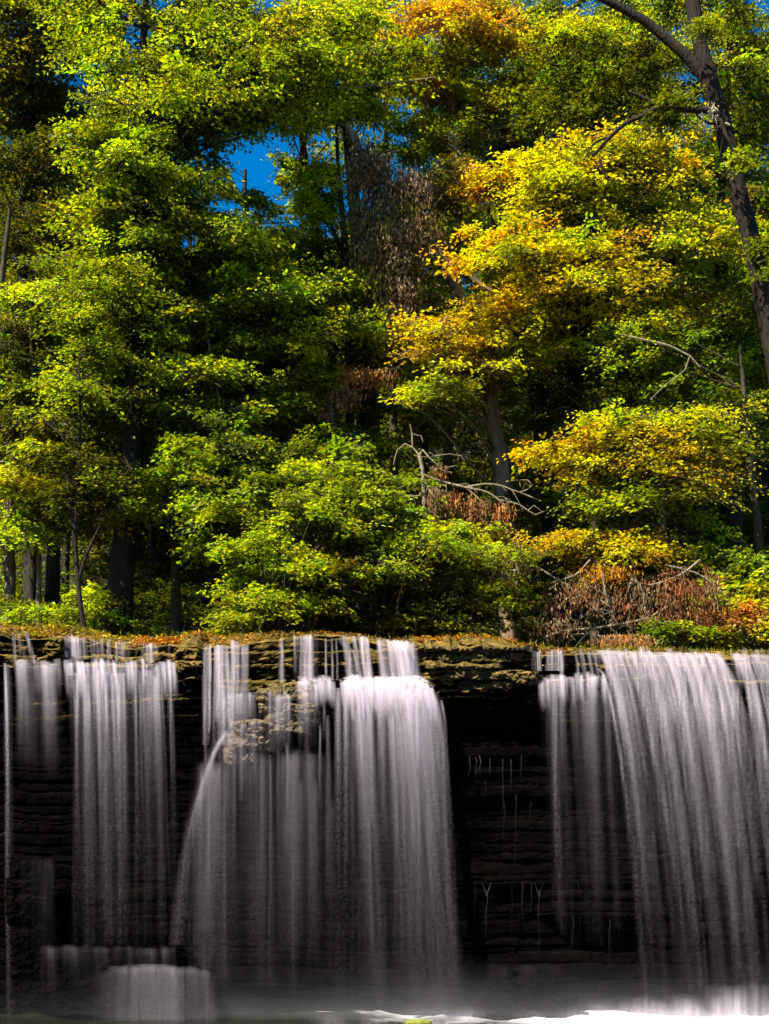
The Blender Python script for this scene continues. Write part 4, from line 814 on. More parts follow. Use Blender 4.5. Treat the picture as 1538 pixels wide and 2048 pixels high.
# mossy outcrop in the middle: stacked beds
def outcrop(name, label, beds, seed, mat=M_ROCKM, cat='rock'):
    """beds: (x0, x1, ytop, ybot, Yfront) px rectangles, each a rough block with torn edges, merged as one outcrop"""
    r = np.random.default_rng(seed); A = Acc(); b0 = None
    for bi, (x0, x1, y0, y1, yf) in enumerate(beds):
        nx = max(6, int((x1 - x0) / 3)); nz = max(4, int((y1 - y0) / 3.0)); m = 6
        # front face grid wrapped over the top and under
        xs_ = np.linspace(x0, x1, nx)
        prof = []
        for k in range(m): prof.append((0., .55 * (1 - k / m)))           # top, from the back to the front
        for k in range(nz): prof.append((k / (nz - 1), 0.))
        for k in range(m): prof.append((1., .5 * (k + 1) / m))
        prof = np.array(prof)
        T = prof[:, 0][:, None]; Dp = prof[:, 1][:, None]; U = (xs_[None, :] - x0) / (x1 - x0)
        px = xs_[None, :] + 0 * T; ed = np.clip(np.minimum(U, 1 - U) * 8, 0, 1) ** .5
        py = y0 + (y1 - y0) * T + 5 * fbm2(px * .03 + bi * 9, T * 2 + seed) * 1.5
        inset = (1 - ed) * .35
        yy = yf + Dp + inset + .10 * fbm2(px * .05 + bi * 7, py * .07) + .05 * fbm2(px * .22, py * .3) + .06 * (np.abs(T - .5) * 2) ** 4 * (Dp == 0)
        px = px + 3 * n2(py * .2, px * .05 + bi)
        P = np.stack([(px - CX) / F * yy, yy, CZ + (HY - py) / F * yy], -1)
        if b0 is None: b0 = P.reshape(-1, 3).mean(0)
        idx = np.arange(P.shape[0] * nx).reshape(P.shape[0], nx)
        Fq = np.stack([idx[:-1, :-1], idx[1:, :-1], idx[1:, 1:], idx[:-1, 1:]], -1).reshape(-1, 4)
        A.add(P.reshape(-1, 3), Fq)
    V, Fq = A.out(); o = build(name, V, Fq, mat, None, base=b0, smooth=False); tag(o, label, cat); return o
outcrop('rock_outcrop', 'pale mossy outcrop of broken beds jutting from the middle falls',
        [(528, 640, 1364, 1384, 21.82), (512, 634, 1378, 1404, 21.72), (516, 560, 1400, 1426, 21.80), (556, 640, 1402, 1430, 21.7), (528, 642, 1424, 1450, 21.74), (462, 556, 1442, 1470, 21.7), (540, 616, 1446, 1466, 21.72), (452, 552, 1466, 1500, 21.76), (448, 520, 1494, 1528, 21.82)], 3)
outcrop('rock_shelf', 'dark mossy stepped shelf of rock hanging out between the middle and right falls',
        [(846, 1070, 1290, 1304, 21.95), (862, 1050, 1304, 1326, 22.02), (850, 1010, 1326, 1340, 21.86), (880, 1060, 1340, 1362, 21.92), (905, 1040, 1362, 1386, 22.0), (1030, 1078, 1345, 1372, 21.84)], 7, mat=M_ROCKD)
outcrop('overhanging_rock', 'dark dripping knob of rock between the left and middle falls',
        [(352, 404, 1296, 1322, 21.98), (346, 408, 1320, 1346, 21.9), (362, 402, 1344, 1372, 21.96), (370, 396, 1368, 1392, 22.05)], 11, mat=M_ROCK)
outcrop('overhanging_rock', 'small dark knob beside the two thin jets near the left edge', [(96, 128, 1276, 1296, 22.0), (88, 124, 1294, 1320, 21.95)], 13, mat=M_ROCK)
outcrop('boulder', 'broad flat topped block of bedded rock veiled by water at the lower left',
        [(196, 402, 1934, 1962, 20.75), (205, 398, 1958, 2000, 20.85), (190, 410, 1996, 2060, 20.7)], 17, mat=M_ROCK)
outcrop('boulder', 'long low ledge behind the broad block at the lower left', [(92, 260, 1896, 1925, 21.35), (255, 388, 1894, 1928, 21.3), (80, 395, 1922, 2060, 21.4)], 19, mat=M_ROCK)
outcrop('boulder', 'narrow dark block of rock behind the ledge at the left edge', [(16, 96, 1714, 1760, 21.5), (10, 104, 1756, 1840, 21.45), (20, 98, 1836, 2060, 21.5)], 23, mat=M_ROCK)
outcrop('boulder', 'dark slumped boulder in the spray at the foot of the bare rock wall',
        [(1000, 1100, 1932, 1965, 21.45), (968, 1135, 1958, 2000, 21.3), (945, 1160, 1994, 2060, 21.2)], 29, mat=M_ROCK)
boulder('mossy_stone', 'yellow green mossy stone at the bottom edge in the pool', 835, 2052, 19.6, .20, .2, .09, 15, mat=rock_material('moss_cushion', (.10, .12, .02), (.38, .40, .06), 0, .9))

# ------------------------------------------------------------------ falling water
class Fall:
    def __init__(s, seed): s.A = Acc(); s.d = []; s.f = []; s.r = np.random.default_rng(seed); s.seed = seed
    def ribbon(s, pts, a, w, Y=21.9, fade=(0, .06, .6, 1), fa=(0, 1, .6, .25), wend=1.3, bulge=.006, n=None, soft=1.6, wob=.6):
        """pts photo points along the flow (px,py[,dY]); a density; w width in px; fade positions and factors"""
        r = s.r
        P = np.array([[p[0], p[1], Y + (p[2] if len(p) > 2 else 0)] for p in pts], float)
        L = np.abs(P[-1, 1] - P[0, 1]) + np.abs(P[-1, 0] - P[0, 0])
        Q = catmull(P, max(6, L / (n or max(6, L / 14)))); k = len(Q); m = 7
        t = np.linspace(0, 1, k)
        Q[:, 0] += wob * n1(t * 5, r.integers(0, 999)) * 1.5
        ww = w * (1 + (wend - 1) * t) * (1 + .12 * n1(t * 4, r.integers(0, 999)))
        v = np.linspace(-1, 1, m); prof = np.cos(v * math.pi / 2) ** soft
        px = Q[:, 0][:, None] + ww[:, None] * v[None] * .9; py = Q[:, 1][:, None] + 0 * v[None]
        yy = Q[:, 2][:, None] - bulge * np.cos(v * math.pi / 2)[None] * (w / 12) ** .5
        V = np.stack([(px - CX) / F * yy, yy, CZ + (HY - py) / F * yy], -1)
        dens = a * np.interp(t, fade, fa)[:, None] * prof[None] * (1 + .15 * n1(t * 9, r.integers(0, 999)))[:, None]
        idx = np.arange(k * m).reshape(k, m)
        Fq = np.stack([idx[:-1, :-1], idx[:-1, 1:], idx[1:, 1:], idx[1:, :-1]], -1).reshape(-1, 4)
        s.A.add(V.reshape(-1, 3), Fq); s.d.append(np.clip(dens, 0, 1).ravel())
        fl = np.stack([px / 127.9 - .0 * py, (py - pts[0][1]) / 127.9 + 0 * px, np.full(px.shape, r.uniform(0, 50))], -1)
        s.f.append(fl.reshape(-1, 3))
    def veil(s, x0, x1, y0, y1, n, a, w=(4, 16), Y=21.9, drift=0., ytop=None, dY=.12, out=.35, fade=(0, .05, .5, 1), fa=(.2, 1, .3, .07), ys=30, le=.35):
        """n random threads between x0 and x1"""
        r = s.r
        for i in range(n):
            for _ in range(6):
                x = r.uniform(x0, x1); g = .5 + .5 * n1(x * .055 + s.seed * 13) + .25 * n1(x * .21 + 5)
                if r.random() < g: break
            yt = y0 if ytop is None else float(np.interp(x, *ytop)); yt += r.uniform(-3, 4) + (7 * n1(x * .045 + 7) + 4 * n1(x * .13) if y1 - yt > 120 else 0)
            e_ = float(np.clip(min(x - x0, x1 - x) / (.14 * (x1 - x0) + 1), .3, 1))
            yb = y1 - abs(r.normal(0, 1)) * le * (y1 - yt) * .5; yb = max(yb, yt + 20); h = yb - yt
            d = (drift + r.normal(0, .012)) * h; o = -out * r.uniform(.6, 1.1) * min(1, h / 400)
            yf = Y + r.uniform(-dY, dY)
            s.ribbon([(x - d * .02, yt, .04), (x + d * .04, yt + h * .05, o * .25), (x + d * .35, yt + h * .35, o * .65), (x + d, yb, o)], min(1, e_ * a * (.3 + r.random() ** 2 * 1.7) * (.6 + .8 * max(g, 0))), w[0] + (w[1] - w[0]) * r.random() ** 1.7, yf, fade, fa, wend=r.uniform(1.1, 1.9))
    def crest(s, x0, x1, n, a, T, w=(4, 11), y1=40, drift=.1):
        """threads rolling over the rounded edge of a tread, tilted up to the sky"""
        r = s.r
        for i in range(n):
            x = r.uniform(x0, x1); t = float(np.interp(x, *T)) + r.uniform(-5, 3) + 6 * n1(x * .045 + 7); h = y1 * r.uniform(.7, 1.4)
            s.ribbon([(x - drift * 8, t - 5, .12), (x, t + 2, -.02), (x + drift * 8, t + 11, -.13), (x + drift * h * .5, t + 24, -.19), (x + drift * h, t + 24 + h, -.24)], a * r.uniform(.5, 1.2), r.uniform(*w), 21.9 + r.uniform(-.03, .03), (0, .1, .55, 1), (.5, 1, .8, 0), wend=1.2)
    def make(s, name, label, thin=True):
        V, Fq = s.A.out(); den = np.concatenate(s.d) * (np.interp(V[:, 2], [0, 1.2, 2.4, 3.6, 4.4, 4.8], [.12, .14, .19, .28, .47, .84]) * (1 if thin is True else 1) if thin is True else thin)  # density drops toward the pool to imitate shade over the lower falls
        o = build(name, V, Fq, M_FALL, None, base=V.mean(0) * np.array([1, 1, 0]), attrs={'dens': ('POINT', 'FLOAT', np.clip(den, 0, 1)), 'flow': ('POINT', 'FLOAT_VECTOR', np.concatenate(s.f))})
        return tag(o, label, kind='structure')
LIP = (LIPX, LIPY - 2); TRD = (TRDX, TRDY)
def offx(T, dx): return (T[0], T[1] + dx)
# -- left
A_ = Fall(1)
A_.ribbon([(27, 1264), (29, 1290), (30, 1326)], .8, 4, 22.1, fa=(.3, 1, .9, .5)); A_.ribbon([(52, 1264), (60, 1292), (66, 1326)], .8, 6, 22.1, fa=(.3, 1, .9, .5)); A_.ribbon([(38, 1264), (42, 1290), (46, 1326)], .35, 8, 22.1)
A_.ribbon([(10, 1326), (13, 1420), (15, 1560), (14, 1700), (16, 1860), (18, 2034)], .75, 5, 21.75, fa=(.5, 1, .8, .4)); A_.ribbon([(14, 1328), (17, 1500), (18, 1700), (24, 2034)], .35, 10, 21.7, fa=(.5, 1, .8, .5))
A_.veil(30, 125, 1326, 1560, 12, .22, (8, 22), 21.95, .03, fa=(.9, 1, .4, 0))
A_.veil(122, 250, 1272, 1326, 40, .42, (2, 8), 22.12, .05, LIP, out=.05, fa=(.6, 1, .9, .7)); A_.veil(245, 348, 1290, 1326, 24, .28, (2, 6), 22.12, .02, LIP, out=.05, fa=(.6, 1, .9, .7))
for yy, x0, x1, al in ((1324, 90, 350, .75), (1346, 150, 336, .5), (1357, 104, 145, .4)):
    A_.ribbon([(x0 - 10, yy + 2), ((x0 + x1) / 2, yy + 1), (x1 + 5, yy + 2)], al, 1, 21.8, fade=(0, .1, .9, 1), fa=(0, 1, .8, 0))
A_.veil(100, 350, 1326, 1352, 46, .30, (3, 10), 21.88, .1, out=.05, fa=(.8, 1, .9, .8), le=.1)
for x, w_, al in ((152, 6, .55), (172, 9, .8), (184, 6, .6), (208, 8, .75), (236, 8, .85), (246, 6, .5), (268, 8, .6), (286, 7, .4), (312, 7, .45), (338, 7, .5), (198, 5, .4), (224, 6, .4)):
    A_.ribbon([(x, 1344 + 7 * n1(x * .045 + 7)), (x + 2, 1400, -.1), (x + 5 + (x - 240) * .05, 1600, -.25), (x + 6 + (x - 240) * .08, 1890, -.35)], al, w_, 21.8, fade=(0, .04, .22, .5, 1), fa=(.6, 1, .6, .26, .12), wend=1.9)
A_.veil(145, 345, 1344, 1900, 90, .24, (3, 12), 21.85, .03, fade=(0, .04, .3, .6, 1), fa=(.6, 1, .5, .25, .12))
A_.crest(120, 348, 60, .5, TRD, (4, 9)); A_.crest(30, 120, 12, .3, TRD, (6, 12))
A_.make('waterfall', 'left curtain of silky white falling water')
# -- the narrow fall left of the outcrop and its fanning jet
B_ = Fall(2)
B_.veil(408, 500, 1292, 1490, 34, .42, (3, 10), 22.0, .0, LIP, fa=(.5, 1, .9, .6), le=.3)
for x, w_, al in ((418, 6, .8), (436, 8, .9), (452, 8, .9), (440, 14, .6), (412, 4, .6)):
    B_.ribbon([(x, 1290), (x + 2, 1330, -.1), (x + 8 * (x > 430), 1400, -.2), (x + 10 * (x > 430) - 4 * (x < 420), 1490, -.3)], al, w_, 21.95, fa=(.5, 1, .9, .4))
B_.ribbon([(408, 1296), (408, 1400, -.1), (412, 1560, -.2), (414, 1640, -.2)], .4, 5, 21.95, fa=(.5, 1, .6, 0))
B_.ribbon([(446, 1386), (480, 1384), (512, 1386)], .6, 2, 21.66, fade=(0, .15, .8, 1), fa=(0, 1, .8, 0)); B_.veil(452, 510, 1386, 1446, 14, .4, (4, 10), 21.62, 0, out=.03, fa=(.8, 1, .8, .3))
for k, (xe, al, w_) in enumerate(((343, .30, 7), (350, .55, 5), (358, .5, 8), (366, .35, 7), (378, .28, 6), (392, .22, 8), (356, .25, 16))):
    B_.ribbon([(456 - k, 1462, 0), (430 - k * .4, 1504, -.1), (398 + (xe - 350) * .35, 1590, -.2), (372 + (xe - 350) * .7, 1700, -.25), (xe, 1890, -.3)], al, w_, 21.5, fade=(0, .06, .5, 1), fa=(.4, 1, .85, .45), wend=1.5)
for x, xe, al, w_ in ((452, 452, .55, 9), (462, 462, .3, 12), (444, 440, .35, 10), (470, 474, .22, 10)):
    B_.ribbon([(x, 1470), (x, 1560, -.05), ((x + xe) / 2, 1700, -.1), (xe, 1960, -.2)], al, w_, 21.55, fade=(0, .05, .4, 1), fa=(.5, 1, .6, .3), wend=2)
B_.veil(395, 470, 1520, 1990, 22, .15, (8, 20), 21.6, -.03, fa=(.0, 1, .8, .4))
B_.veil(452, 530, 1440, 1620, 22, .18, (4, 12), 21.45, 0, out=.02, fa=(.3, 1, .8, 0))
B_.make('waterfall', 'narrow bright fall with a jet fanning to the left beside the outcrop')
# -- middle
C_ = Fall(3)
C_.veil(598, 640, 1274, 1364, 16, .5, (3, 7), 22.05, 0., LIP, out=.05, fa=(.5, 1, 1, .9), le=.05); C_.ribbon([(563, 1276), (564, 1310), (563, 1364)], .7, 6, 22.05, fa=(.4, 1, 1, .8)); C_.veil(585, 600, 1276, 1364, 4, .35, (2, 4), 22.05, 0, LIP, out=.03)
for x in (652, 664, 674): C_.ribbon([(x - 1, 1276), (x, 1310), (x + 1, 1360)], .5, 3, 22.05, fa=(.5, 1, 1, .8))
C_.ribbon([(682, 1278), (692, 1292), (698, 1325), (701, 1362)], .9, 8, 22.05, fa=(.6, 1, .9, .8)); C_.ribbon([(672, 1279), (686, 1290), (706, 1300), (713, 1325), (714, 1360)], .6, 4, 22.05)
C_.veil(676, 830, 1276, 1360, 60, .5, (3, 9), 22.05, .12, LIP, out=.08, fa=(.6, 1, 1, .9), le=.08); C_.veil(790, 822, 1280, 1350, 14, .6, (3, 8), 22.0, .2, LIP, out=.08, fa=(.6, 1, 1, .9), le=.08)
for yy, x0, x1, al, w_ in ((1364, 600, 690, .8, 3), (1368, 680, 850, 1, 4), (1352, 740, 846, 1, 4), (1376, 640, 850, .9, 6), (1388, 700, 860, .8, 5), (1346, 800, 846, 1, 4)):
    C_.ribbon([(x0 - 10, yy + 1), ((x0 + x1) / 2, yy - 1), (x1, yy + 1)], al, w_ * .5, 21.76, fade=(0, .12, .9, 1), fa=(0, 1, 1, 0))
C_.veil(640, 862, 1362, 1402, 70, .55, (5, 12), 21.82, .12, out=.08, fa=(.8, 1, 1, .8), le=.1)
C_.veil(596, 650, 1362, 1380, 16, .5, (4, 9), 21.75, .0, out=.03, fa=(.8, 1, .8, .4), le=.1)
for x, xe, w_, al in ((676, 676, 7, .7), (692, 690, 9, .65), (704, 706, 7, .5), (720, 722, 8, .7), (742, 742, 9, .5), (760, 764, 12, .45), (790, 800, 14, .5), (815, 832, 16, .6), (838, 868, 12, .65), (850, 886, 9, .7), (856, 905, 12, .6), (862, 922, 8, .45), (735, 730, 5, .5)):
    C_.ribbon([(x, 1376), (x + (xe - x) * .25, 1430, -.1), (x + (xe - x) * .6, 1620, -.25), (xe, 2034, -.4)], al, w_, 21.75, fade=(0, .04, .25, .5, 1), fa=(.7, 1, .6, .28, .16), wend=1.9)
C_.veil(664, 868, 1378, 2060, 170, .26, (3, 14), 21.8, .05, fade=(0, .04, .3, .6, 1), fa=(.7, 1, .5, .24, .13)); C_.veil(790, 872, 1384, 2060, 60, .3, (4, 14), 21.75, .10, fade=(0, .04, .3, .6, 1), fa=(.7, 1, .5, .24, .13))
C_.ribbon([(882, 1400), (889, 1440), (893, 1520, -.1), (896, 1640, -.15)], .7, 4, 21.75, fa=(.5, 1, .6, 0), wend=2); C_.ribbon([(868, 1390), (880, 1430), (888, 1560, -.1), (900, 1800, -.15), (912, 1990)], .35, 9, 21.75)
for x, y0, y1, w_, al in ((541, 1510, 1980, 5, .55), (575, 1486, 1700, 5, .5), (556, 1500, 1600, 4, .35), (600, 1560, 1900, 6, .35), (630, 1560, 1900, 7, .4), (612, 1480, 1640, 6, .3), (640, 1450, 1620, 4, .4), (656, 1430, 1800, 6, .45), (585, 1500, 1800, 12, .15), (520, 1530, 1900, 12, .18), (648, 1400, 1480, 4, .4), (500, 1530, 1960, 14, .2), (664, 1600, 1980, 8, .35)):
    C_.ribbon([(x, y0), (x + 1, y0 + (y1 - y0) * .3, -.08), (x - 1, y1, -.2)], al, w_, 21.72, fa=(.3, 1, .6, .1), wend=1.7)
C_.veil(480, 680, 1500, 1990, 50, .10, (8, 22), 21.8, 0, fa=(0, 1, .8, .4))
C_.crest(600, 700, 34, .5, TRD, (4, 9), 26); C_.crest(690, 862, 130, .75, TRD, (5, 11), 44, .2); C_.crest(780, 856, 60, .9, TRD, (6, 12), 30, .2)
C_.veil(520, 650, 1384, 1520, 26, .16, (4, 12), 21.45, 0, out=.02, fa=(.3, 1, .8, 0))
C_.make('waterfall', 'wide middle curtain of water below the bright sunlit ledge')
# -- right
D_ = Fall(4)
D_.veil(1064, 1128, 1302, 1342, 34, .42, (2, 6), 22.1, .02, LIP, out=.03, fa=(.6, 1, 1, .8), le=.05)
D_.ribbon([(1123, 1302), (1124, 1325), (1124, 1356)], .9, 5, 22.05, fa=(.5, 1, 1, .8))
for a0, a1 in ((1150, 1156), (1163, 1170), (1172, 1184), (1184, 1196), (1205, 1214)): D_.ribbon([(a0, 1302), (a0 + (a1 - a0) * .6, 1318), (a1, 1354)], .55, 4, 22.05, fa=(.5, 1, 1, .8))
D_.veil(1140, 1215, 1304, 1356, 20, .25, (2, 6), 22.1, .14, LIP, out=.03, le=.05)
for yy, x0, x1, al in ((1337, 1072, 1300, .45), (1356, 1085, 1216, 1.), (1353, 1210, 1300, .4), (1362, 1370, 1440, .4), (1350, 1080, 1100, .6), (1368, 1500, 1580, .4)):
    D_.ribbon([(x0 - 4, yy + 1), ((x0 + x1) / 2, yy), (x1 + 4, yy + 2)], al, 1.3, 21.8, fade=(0, .1, .9, 1), fa=(0, 1, .9, 0))
D_.veil(1078, 1215, 1352, 1372, 34, .4, (4, 9), 21.82, .1, out=.03, fa=(.8, 1, .8, .2), le=.1)
D_.ribbon([(1113, 1356), (1110, 1400, -.05), (1110, 1520, -.2), (1112, 1640, -.25), (1124, 1860, -.3)], .85, 8, 21.75, fade=(0, .04, .3, .6, 1), fa=(.6, 1, .75, .4, .1), wend=2)
D_.ribbon([(1160, 1358), (1168, 1400, -.05), (1172, 1520, -.2), (1176, 1700, -.25)], .4, 7, 21.75, fa=(.6, 1, .5, .1), wend=1.6); D_.veil(1080, 1225, 1358, 1900, 34, .13, (6, 18), 21.8, .05, fa=(.6, 1, .5, .2))
def arc(x, y, xe, ye, al, w_, Y=21.85, **k):
    h = ye - y; dx = xe - x
    D_.ribbon([(x - 8, y - 3, .12), (x, y + 6, .02), (x + dx * .26, y + h * .14, -.15), (x + dx * .60, y + h * .46, -.4), (x + dx * .82, y + h * .74, -.55), (xe, ye, -.65)], al, w_, Y, fade=(0, .03, .25, .5, 1), fa=(.5, 1, .72, .42, .2), wend=1.7, **k)
arc(1206, 1340, 1296, 2030, .85, 6)
for x, xe, al, w_ in ((1232, 1330, .45, 8), (1250, 1385, .75, 8), (1266, 1372, .35, 9), (1286, 1402, .75, 9), (1302, 1404, .55, 8), (1318, 1440, .5, 9), (1334, 1452, .6, 9), (1350, 1446, .35, 12), (1368, 1480, .6, 9), (1386, 1492, .4, 10), (1404, 1500, .4, 9), (1422, 1505, .5, 8), (1436, 1512, .45, 7), (1478, 1560, .7, 7), (1494, 1580, .75, 7), (1510, 1600, .5, 8), (1530, 1620, .55, 8), (1550, 1650, .5, 9), (1580, 1680, .5, 9), (1620, 1720, .5, 12), (1660, 1760, .5, 12)):
    arc(x, float(np.interp(x, LIPX, LIPY)), xe + 5, 2030, al, w_)
r_ = D_.r
for i in range(180):
    x = r_.uniform(1200, 1445) if i % 4 else r_.uniform(1465, 1700)
    arc(x, float(np.interp(x, LIPX, LIPY)), x + 85 + r_.uniform(-10, 20), 1900 + r_.uniform(-250, 110), r_.uniform(.1, .75) ** 1.5, r_.uniform(3, 11), 21.9 + r_.uniform(-.1, .1))
D_.veil(1200, 1600, 1310, 1360, 70, .22, (3, 9), 22.0, .25, LIP, out=.05, le=.05)
D_.crest(1078, 1216, 50, .5, TRD, (3, 8), 26); D_.crest(1210, 1440, 60, .35, LIP, (3, 8), 40, .25); D_.crest(1465, 1700, 50, .35, LIP, (3, 8), 40, .25)
D_.d = [q * .8 for q in D_.d]
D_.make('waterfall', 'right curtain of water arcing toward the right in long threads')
# -- trickles on the dark wall
E_ = Fall(5)
for x, y0, y1, al in ((938, 1510, 1560, .3), (952, 1512, 1560, .35), (960, 1510, 1550, .3), (980, 1512, 1556, .4), (1005, 1514, 1640, .4), (1022, 1516, 1590, .35), (1042, 1510, 1560, .25), (1031, 1590, 1760, .3), (1008, 1600, 1700, .25),
    (949, 1765, 1860, .3), (973, 1780, 1880, .55), (1023, 1768, 1890, .4), (1045, 1766, 1850, .5), (1062, 1765, 1840, .35), (1078, 1780, 1930, .65), (1106, 1765, 1820, .3), (1130, 1765, 1800, .25), (1157, 1765, 1790, .25), (1145, 1832, 1900, .35), (1160, 1832, 1880, .25), (1185, 1832, 1870, .25), (1218, 1832, 1950, .6), (1200, 1832, 1880, .2), (970, 1560, 1600, .2), (1060, 1600, 1660, .15)):
    Yc = cliffy(*xz(x, y0)) - .05
    E_.ribbon([(x, y0, 0), (x + 1, y0 + 10, -.06), (x - 1, y1, -.08)], min(1, al * .65), 1.6, Yc, fa=(1, 1, .7, 0), wob=1.2)
for x in (973, 1078):
    for s in (-1, 1): Yc = cliffy(*xz(x, 1765)) - .05; E_.ribbon([(x + s * 9, 1765), (x + s * 6, 1774), (x, 1792)], .45, 1.4, Yc, fa=(1, 1, 1, 1), wob=.2)
for (x0, x1, y, al) in ((945, 990, 1766, .4), (1020, 1110, 1765, .35), (1110, 1160, 1765, .2), (1130, 1225, 1831, .25), (1212, 1228, 1831, .6)):
    Yc = cliffy(*xz((x0 + x1) / 2, y)) - .08; E_.ribbon([(x0, y), ((x0 + x1) / 2, y - 1), (x1, y)], al, 1.0, Yc, fade=(0, .2, .8, 1), fa=(0, 1, 1, 0))
E_.make('trickles', 'thin trickles dripping from the ledges of the dark wall')
# -- veils over the boulders
G_ = Fall(6)
for (x0, x1, y, al, Yb) in ((100, 250, 1893, .4, 21.1), (270, 382, 1890, .45, 21.1), (90, 130, 1914, .3, 21.0), (200, 396, 1930, .6, 20.4), (28, 92, 1711, .3, 20.95), (300, 380, 1898, .3, 20.8)):
    G_.ribbon([(x0 - 6, y + 2), ((x0 + x1) / 2, y), (x1 + 6, y - 1)], al, 2.2, Yb, fade=(0, .15, .85, 1), fa=(0, 1, .8, 0))
for i in range(90):
    r1 = G_.r; x = r1.normal(315, 48); x = float(np.clip(x, 205, 410)); yt = 1932 + 5 * n1(x * .04) + r1.uniform(-3, 6) + max(0, abs(x - 310) - 70) * .35; dx = (x - 300) * .10
    G_.ribbon([(x - dx * .2, yt - 2, .1), (x, yt + 6, -.02), (x + dx * .5, yt + 50, -.08), (x + dx, 2056, -.12)], .26 * r1.uniform(.4, 1.2), r1.uniform(9, 24), 20.45, (0, .08, .5, 1), (.5, 1, .8, .7), wend=1.4)
for i in range(60):
    r1 = G_.r; x = r1.uniform(95, 385); yt = 1894 + 4 * n1(x * .05) + r1.uniform(-2, 5); G_.ribbon([(x, yt - 2, .08), (x, yt + 6), (x + 2, yt + r1.uniform(30, 110), -.05)], .16 * r1.uniform(.3, 1.2), r1.uniform(7, 18), 21.0, (0, .1, .4, 1), (.5, 1, .6, 0), wend=1.3)
G_.ribbon([(88, 1713), (100, 1722), (104, 1760), (100, 1830)], .2, 4, 20.93, fa=(.8, 1, .7, .1)); G_.veil(20, 110, 1715, 1990, 16, .06, (8, 20), 20.93, 0, out=.02)
G_.ribbon([(0, 1672), (14, 1664), (26, 1668)], .6, 4, 20.95, fade=(0, .2, .8, 1), fa=(.3, 1, .8, 0)); G_.veil(965, 1130, 1930, 2020, 26, .05, (12, 26), 20.7, .05, out=.02)
G_.make('thin_veil', 'thin veil of water sliding over the boulders at the foot', .14)

H_ = Fall(7)
for i in range(150):
    x = H_.r.uniform(1120, 1700) if i % 3 else H_.r.uniform(640, 1120); e_ = float(np.interp(x, [640, 860, 1120, 1300, 1500], [.12, .22, .2, .75, 1])); yt = 2046 - H_.r.uniform(12, 70) * (.4 + .8 * e_)
    H_.ribbon([(x + H_.r.normal(0, 8), yt), (x, (yt + 2050) / 2, -.1), (x, 2056, -.2)], .22 * e_, H_.r.uniform(18, 45), H_.r.uniform(19.7, 21.2), (0, .5, 1), (0, .6, 1), wend=1.4)
H_.make('splash', 'soft white splash where the falls meet the pool', 1.7)
# -- spray drifting at the foot of the falls
def spray():
    m, nt, out = newmat('spray'); L = nt.links
    tc = nd(nt, 'ShaderNodeTexCoord'); s = nd(nt, 'ShaderNodeSeparateXYZ'); L.new(tc.outputs['Object'], s.inputs[0])
    n = nd(nt, 'ShaderNodeTexNoise', Scale=.8, Detail=2.0); L.new(tc.outputs['Object'], n.inputs['Vector'])
    h = mathn(nt, 'MULTIPLY', s.outputs[2], -.77); h = mathn(nt, 'ADD', h, 1., True); h = mathn(nt, 'POWER', h, 4.5)
    f = mathn(nt, 'MULTIPLY', n.outputs['Fac'], h); f = mathn(nt, 'MULTIPLY', f, .3); xr = mathn(nt, 'MULTIPLY', s.outputs[0], .12); xr = mathn(nt, 'ADD', xr, .75, True); f = mathn(nt, 'MULTIPLY', f, xr)
    v = nd(nt, 'ShaderNodeVolumePrincipled'); v.inputs['Color'].default_value = (.95, .93, .93, 1); L.new(f, v.inputs['Density']); v.inputs['Anisotropy'].default_value = .1
    L.new(v.outputs[0], out.inputs['Volume'])
    x0, x1, y0, y1, z1 = -7.5, 8.5, 19.6, 21.6, 1.3
    V = [(x, y, z) for z in (.06, z1) for y in (y0, y1) for x in (x0, x1)]
    Fq = [(0, 2, 3, 1), (4, 5, 7, 6), (0, 1, 5, 4), (2, 6, 7, 3), (0, 4, 6, 2), (1, 3, 7, 5)]
    o = build('spray', np.array(V) - np.array([0, 0, .06]), Fq, m, smooth=False); o.location = (0, 0, .06)
    tag(o, 'pale spray drifting above the pool at the foot of the falls', kind='stuff')
spray()

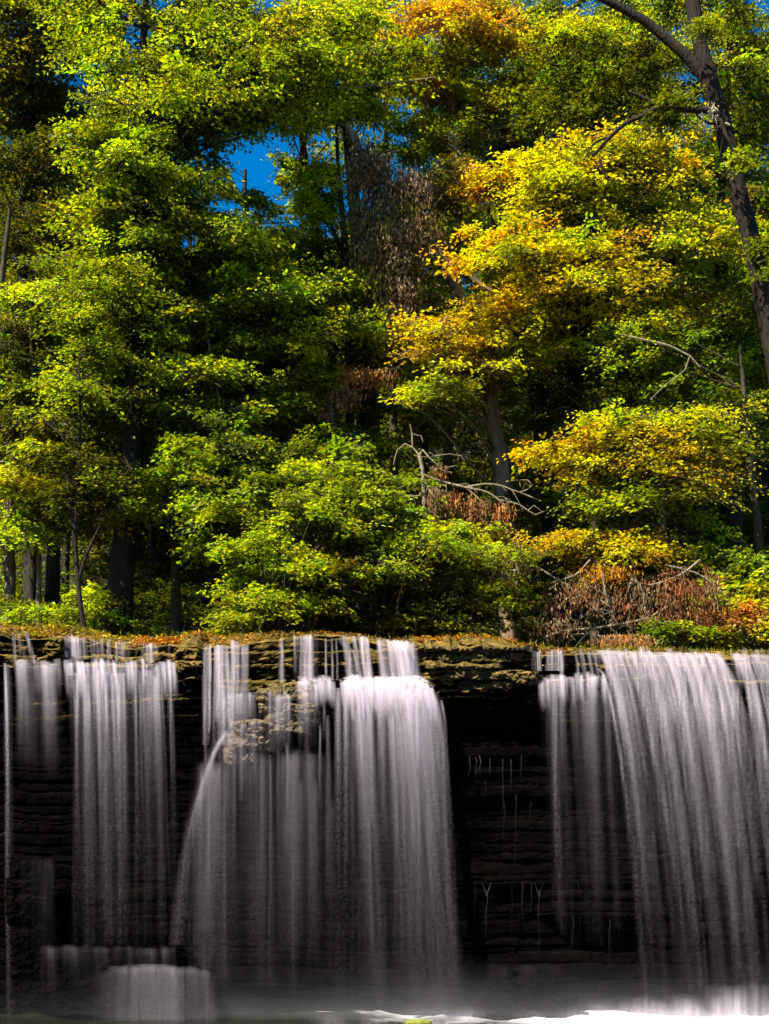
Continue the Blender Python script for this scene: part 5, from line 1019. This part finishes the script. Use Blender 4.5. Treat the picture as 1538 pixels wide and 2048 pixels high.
# ------------------------------------------------------------------ camera, sky, sun
cam = bpy.data.cameras.new('camera'); co = bpy.data.objects.new('camera', cam); COL.objects.link(co)
co.location = (0, 0, CZ); co.rotation_euler = (math.radians(90), 0, 0)
cam.sensor_fit = 'HORIZONTAL'; cam.sensor_width = 36; cam.lens = F / 1538 * 36
cam.shift_y = (HY - 1024) / 1538; cam.clip_end = 2000; cam.clip_start = .1
cam.dof.use_dof = True; cam.dof.focus_distance = 24.5; cam.dof.aperture_fstop = 2.2
SC.camera = co

a = math.radians(SUN_AZ_BEHIND); e = math.radians(SUN_EL)
d = Vector((-math.cos(a) * math.cos(e), math.sin(a) * math.cos(e), math.sin(e)))
sl = bpy.data.lights.new('sun', 'SUN'); sl.energy = 5.0; sl.angle = math.radians(.53); sl.color = (1, .92, .79)
so = bpy.data.objects.new('sun', sl); COL.objects.link(so); so.rotation_euler = d.to_track_quat('Z', 'Y').to_euler(); so.location = (-30, 30, 60)
w = bpy.data.worlds.new('World'); SC.world = w; w.use_nodes = True; nt = w.node_tree
bg = nt.nodes['Background']; sky = nt.nodes.new('ShaderNodeTexSky'); sky.sky_type = 'NISHITA'; sky.sun_disc = False
sky.sun_elevation = e; sky.sun_rotation = math.atan2(d.x, d.y); sky.altitude = 200; sky.ozone_density = 1.6; sky.air_density = 1.0; sky.dust_density = .6
hs = nt.nodes.new('ShaderNodeHueSaturation'); hs.inputs['Saturation'].default_value = 1.55
nt.links.new(sky.outputs[0], hs.inputs['Color']); nt.links.new(hs.outputs[0], bg.inputs[0]); bg.inputs[1].default_value = .085

SC.view_settings.view_transform = 'Standard'; SC.view_settings.look = 'None'; SC.view_settings.gamma = 1; SC.view_settings.exposure = 1.25
cy = SC.cycles; cy.max_bounces = 4; cy.diffuse_bounces = 2; cy.use_adaptive_sampling = True; cy.adaptive_threshold = .02; cy.glossy_bounces = 2; cy.transmission_bounces = 3; cy.transparent_max_bounces = 32
cy.volume_max_steps = 24; cy.volume_step_rate = 4; cy.caustics_reflective = False; cy.volume_max_steps = 24; cy.volume_step_rate = 4; cy.caustics_refractive = False; cy.sample_clamp_indirect = 4
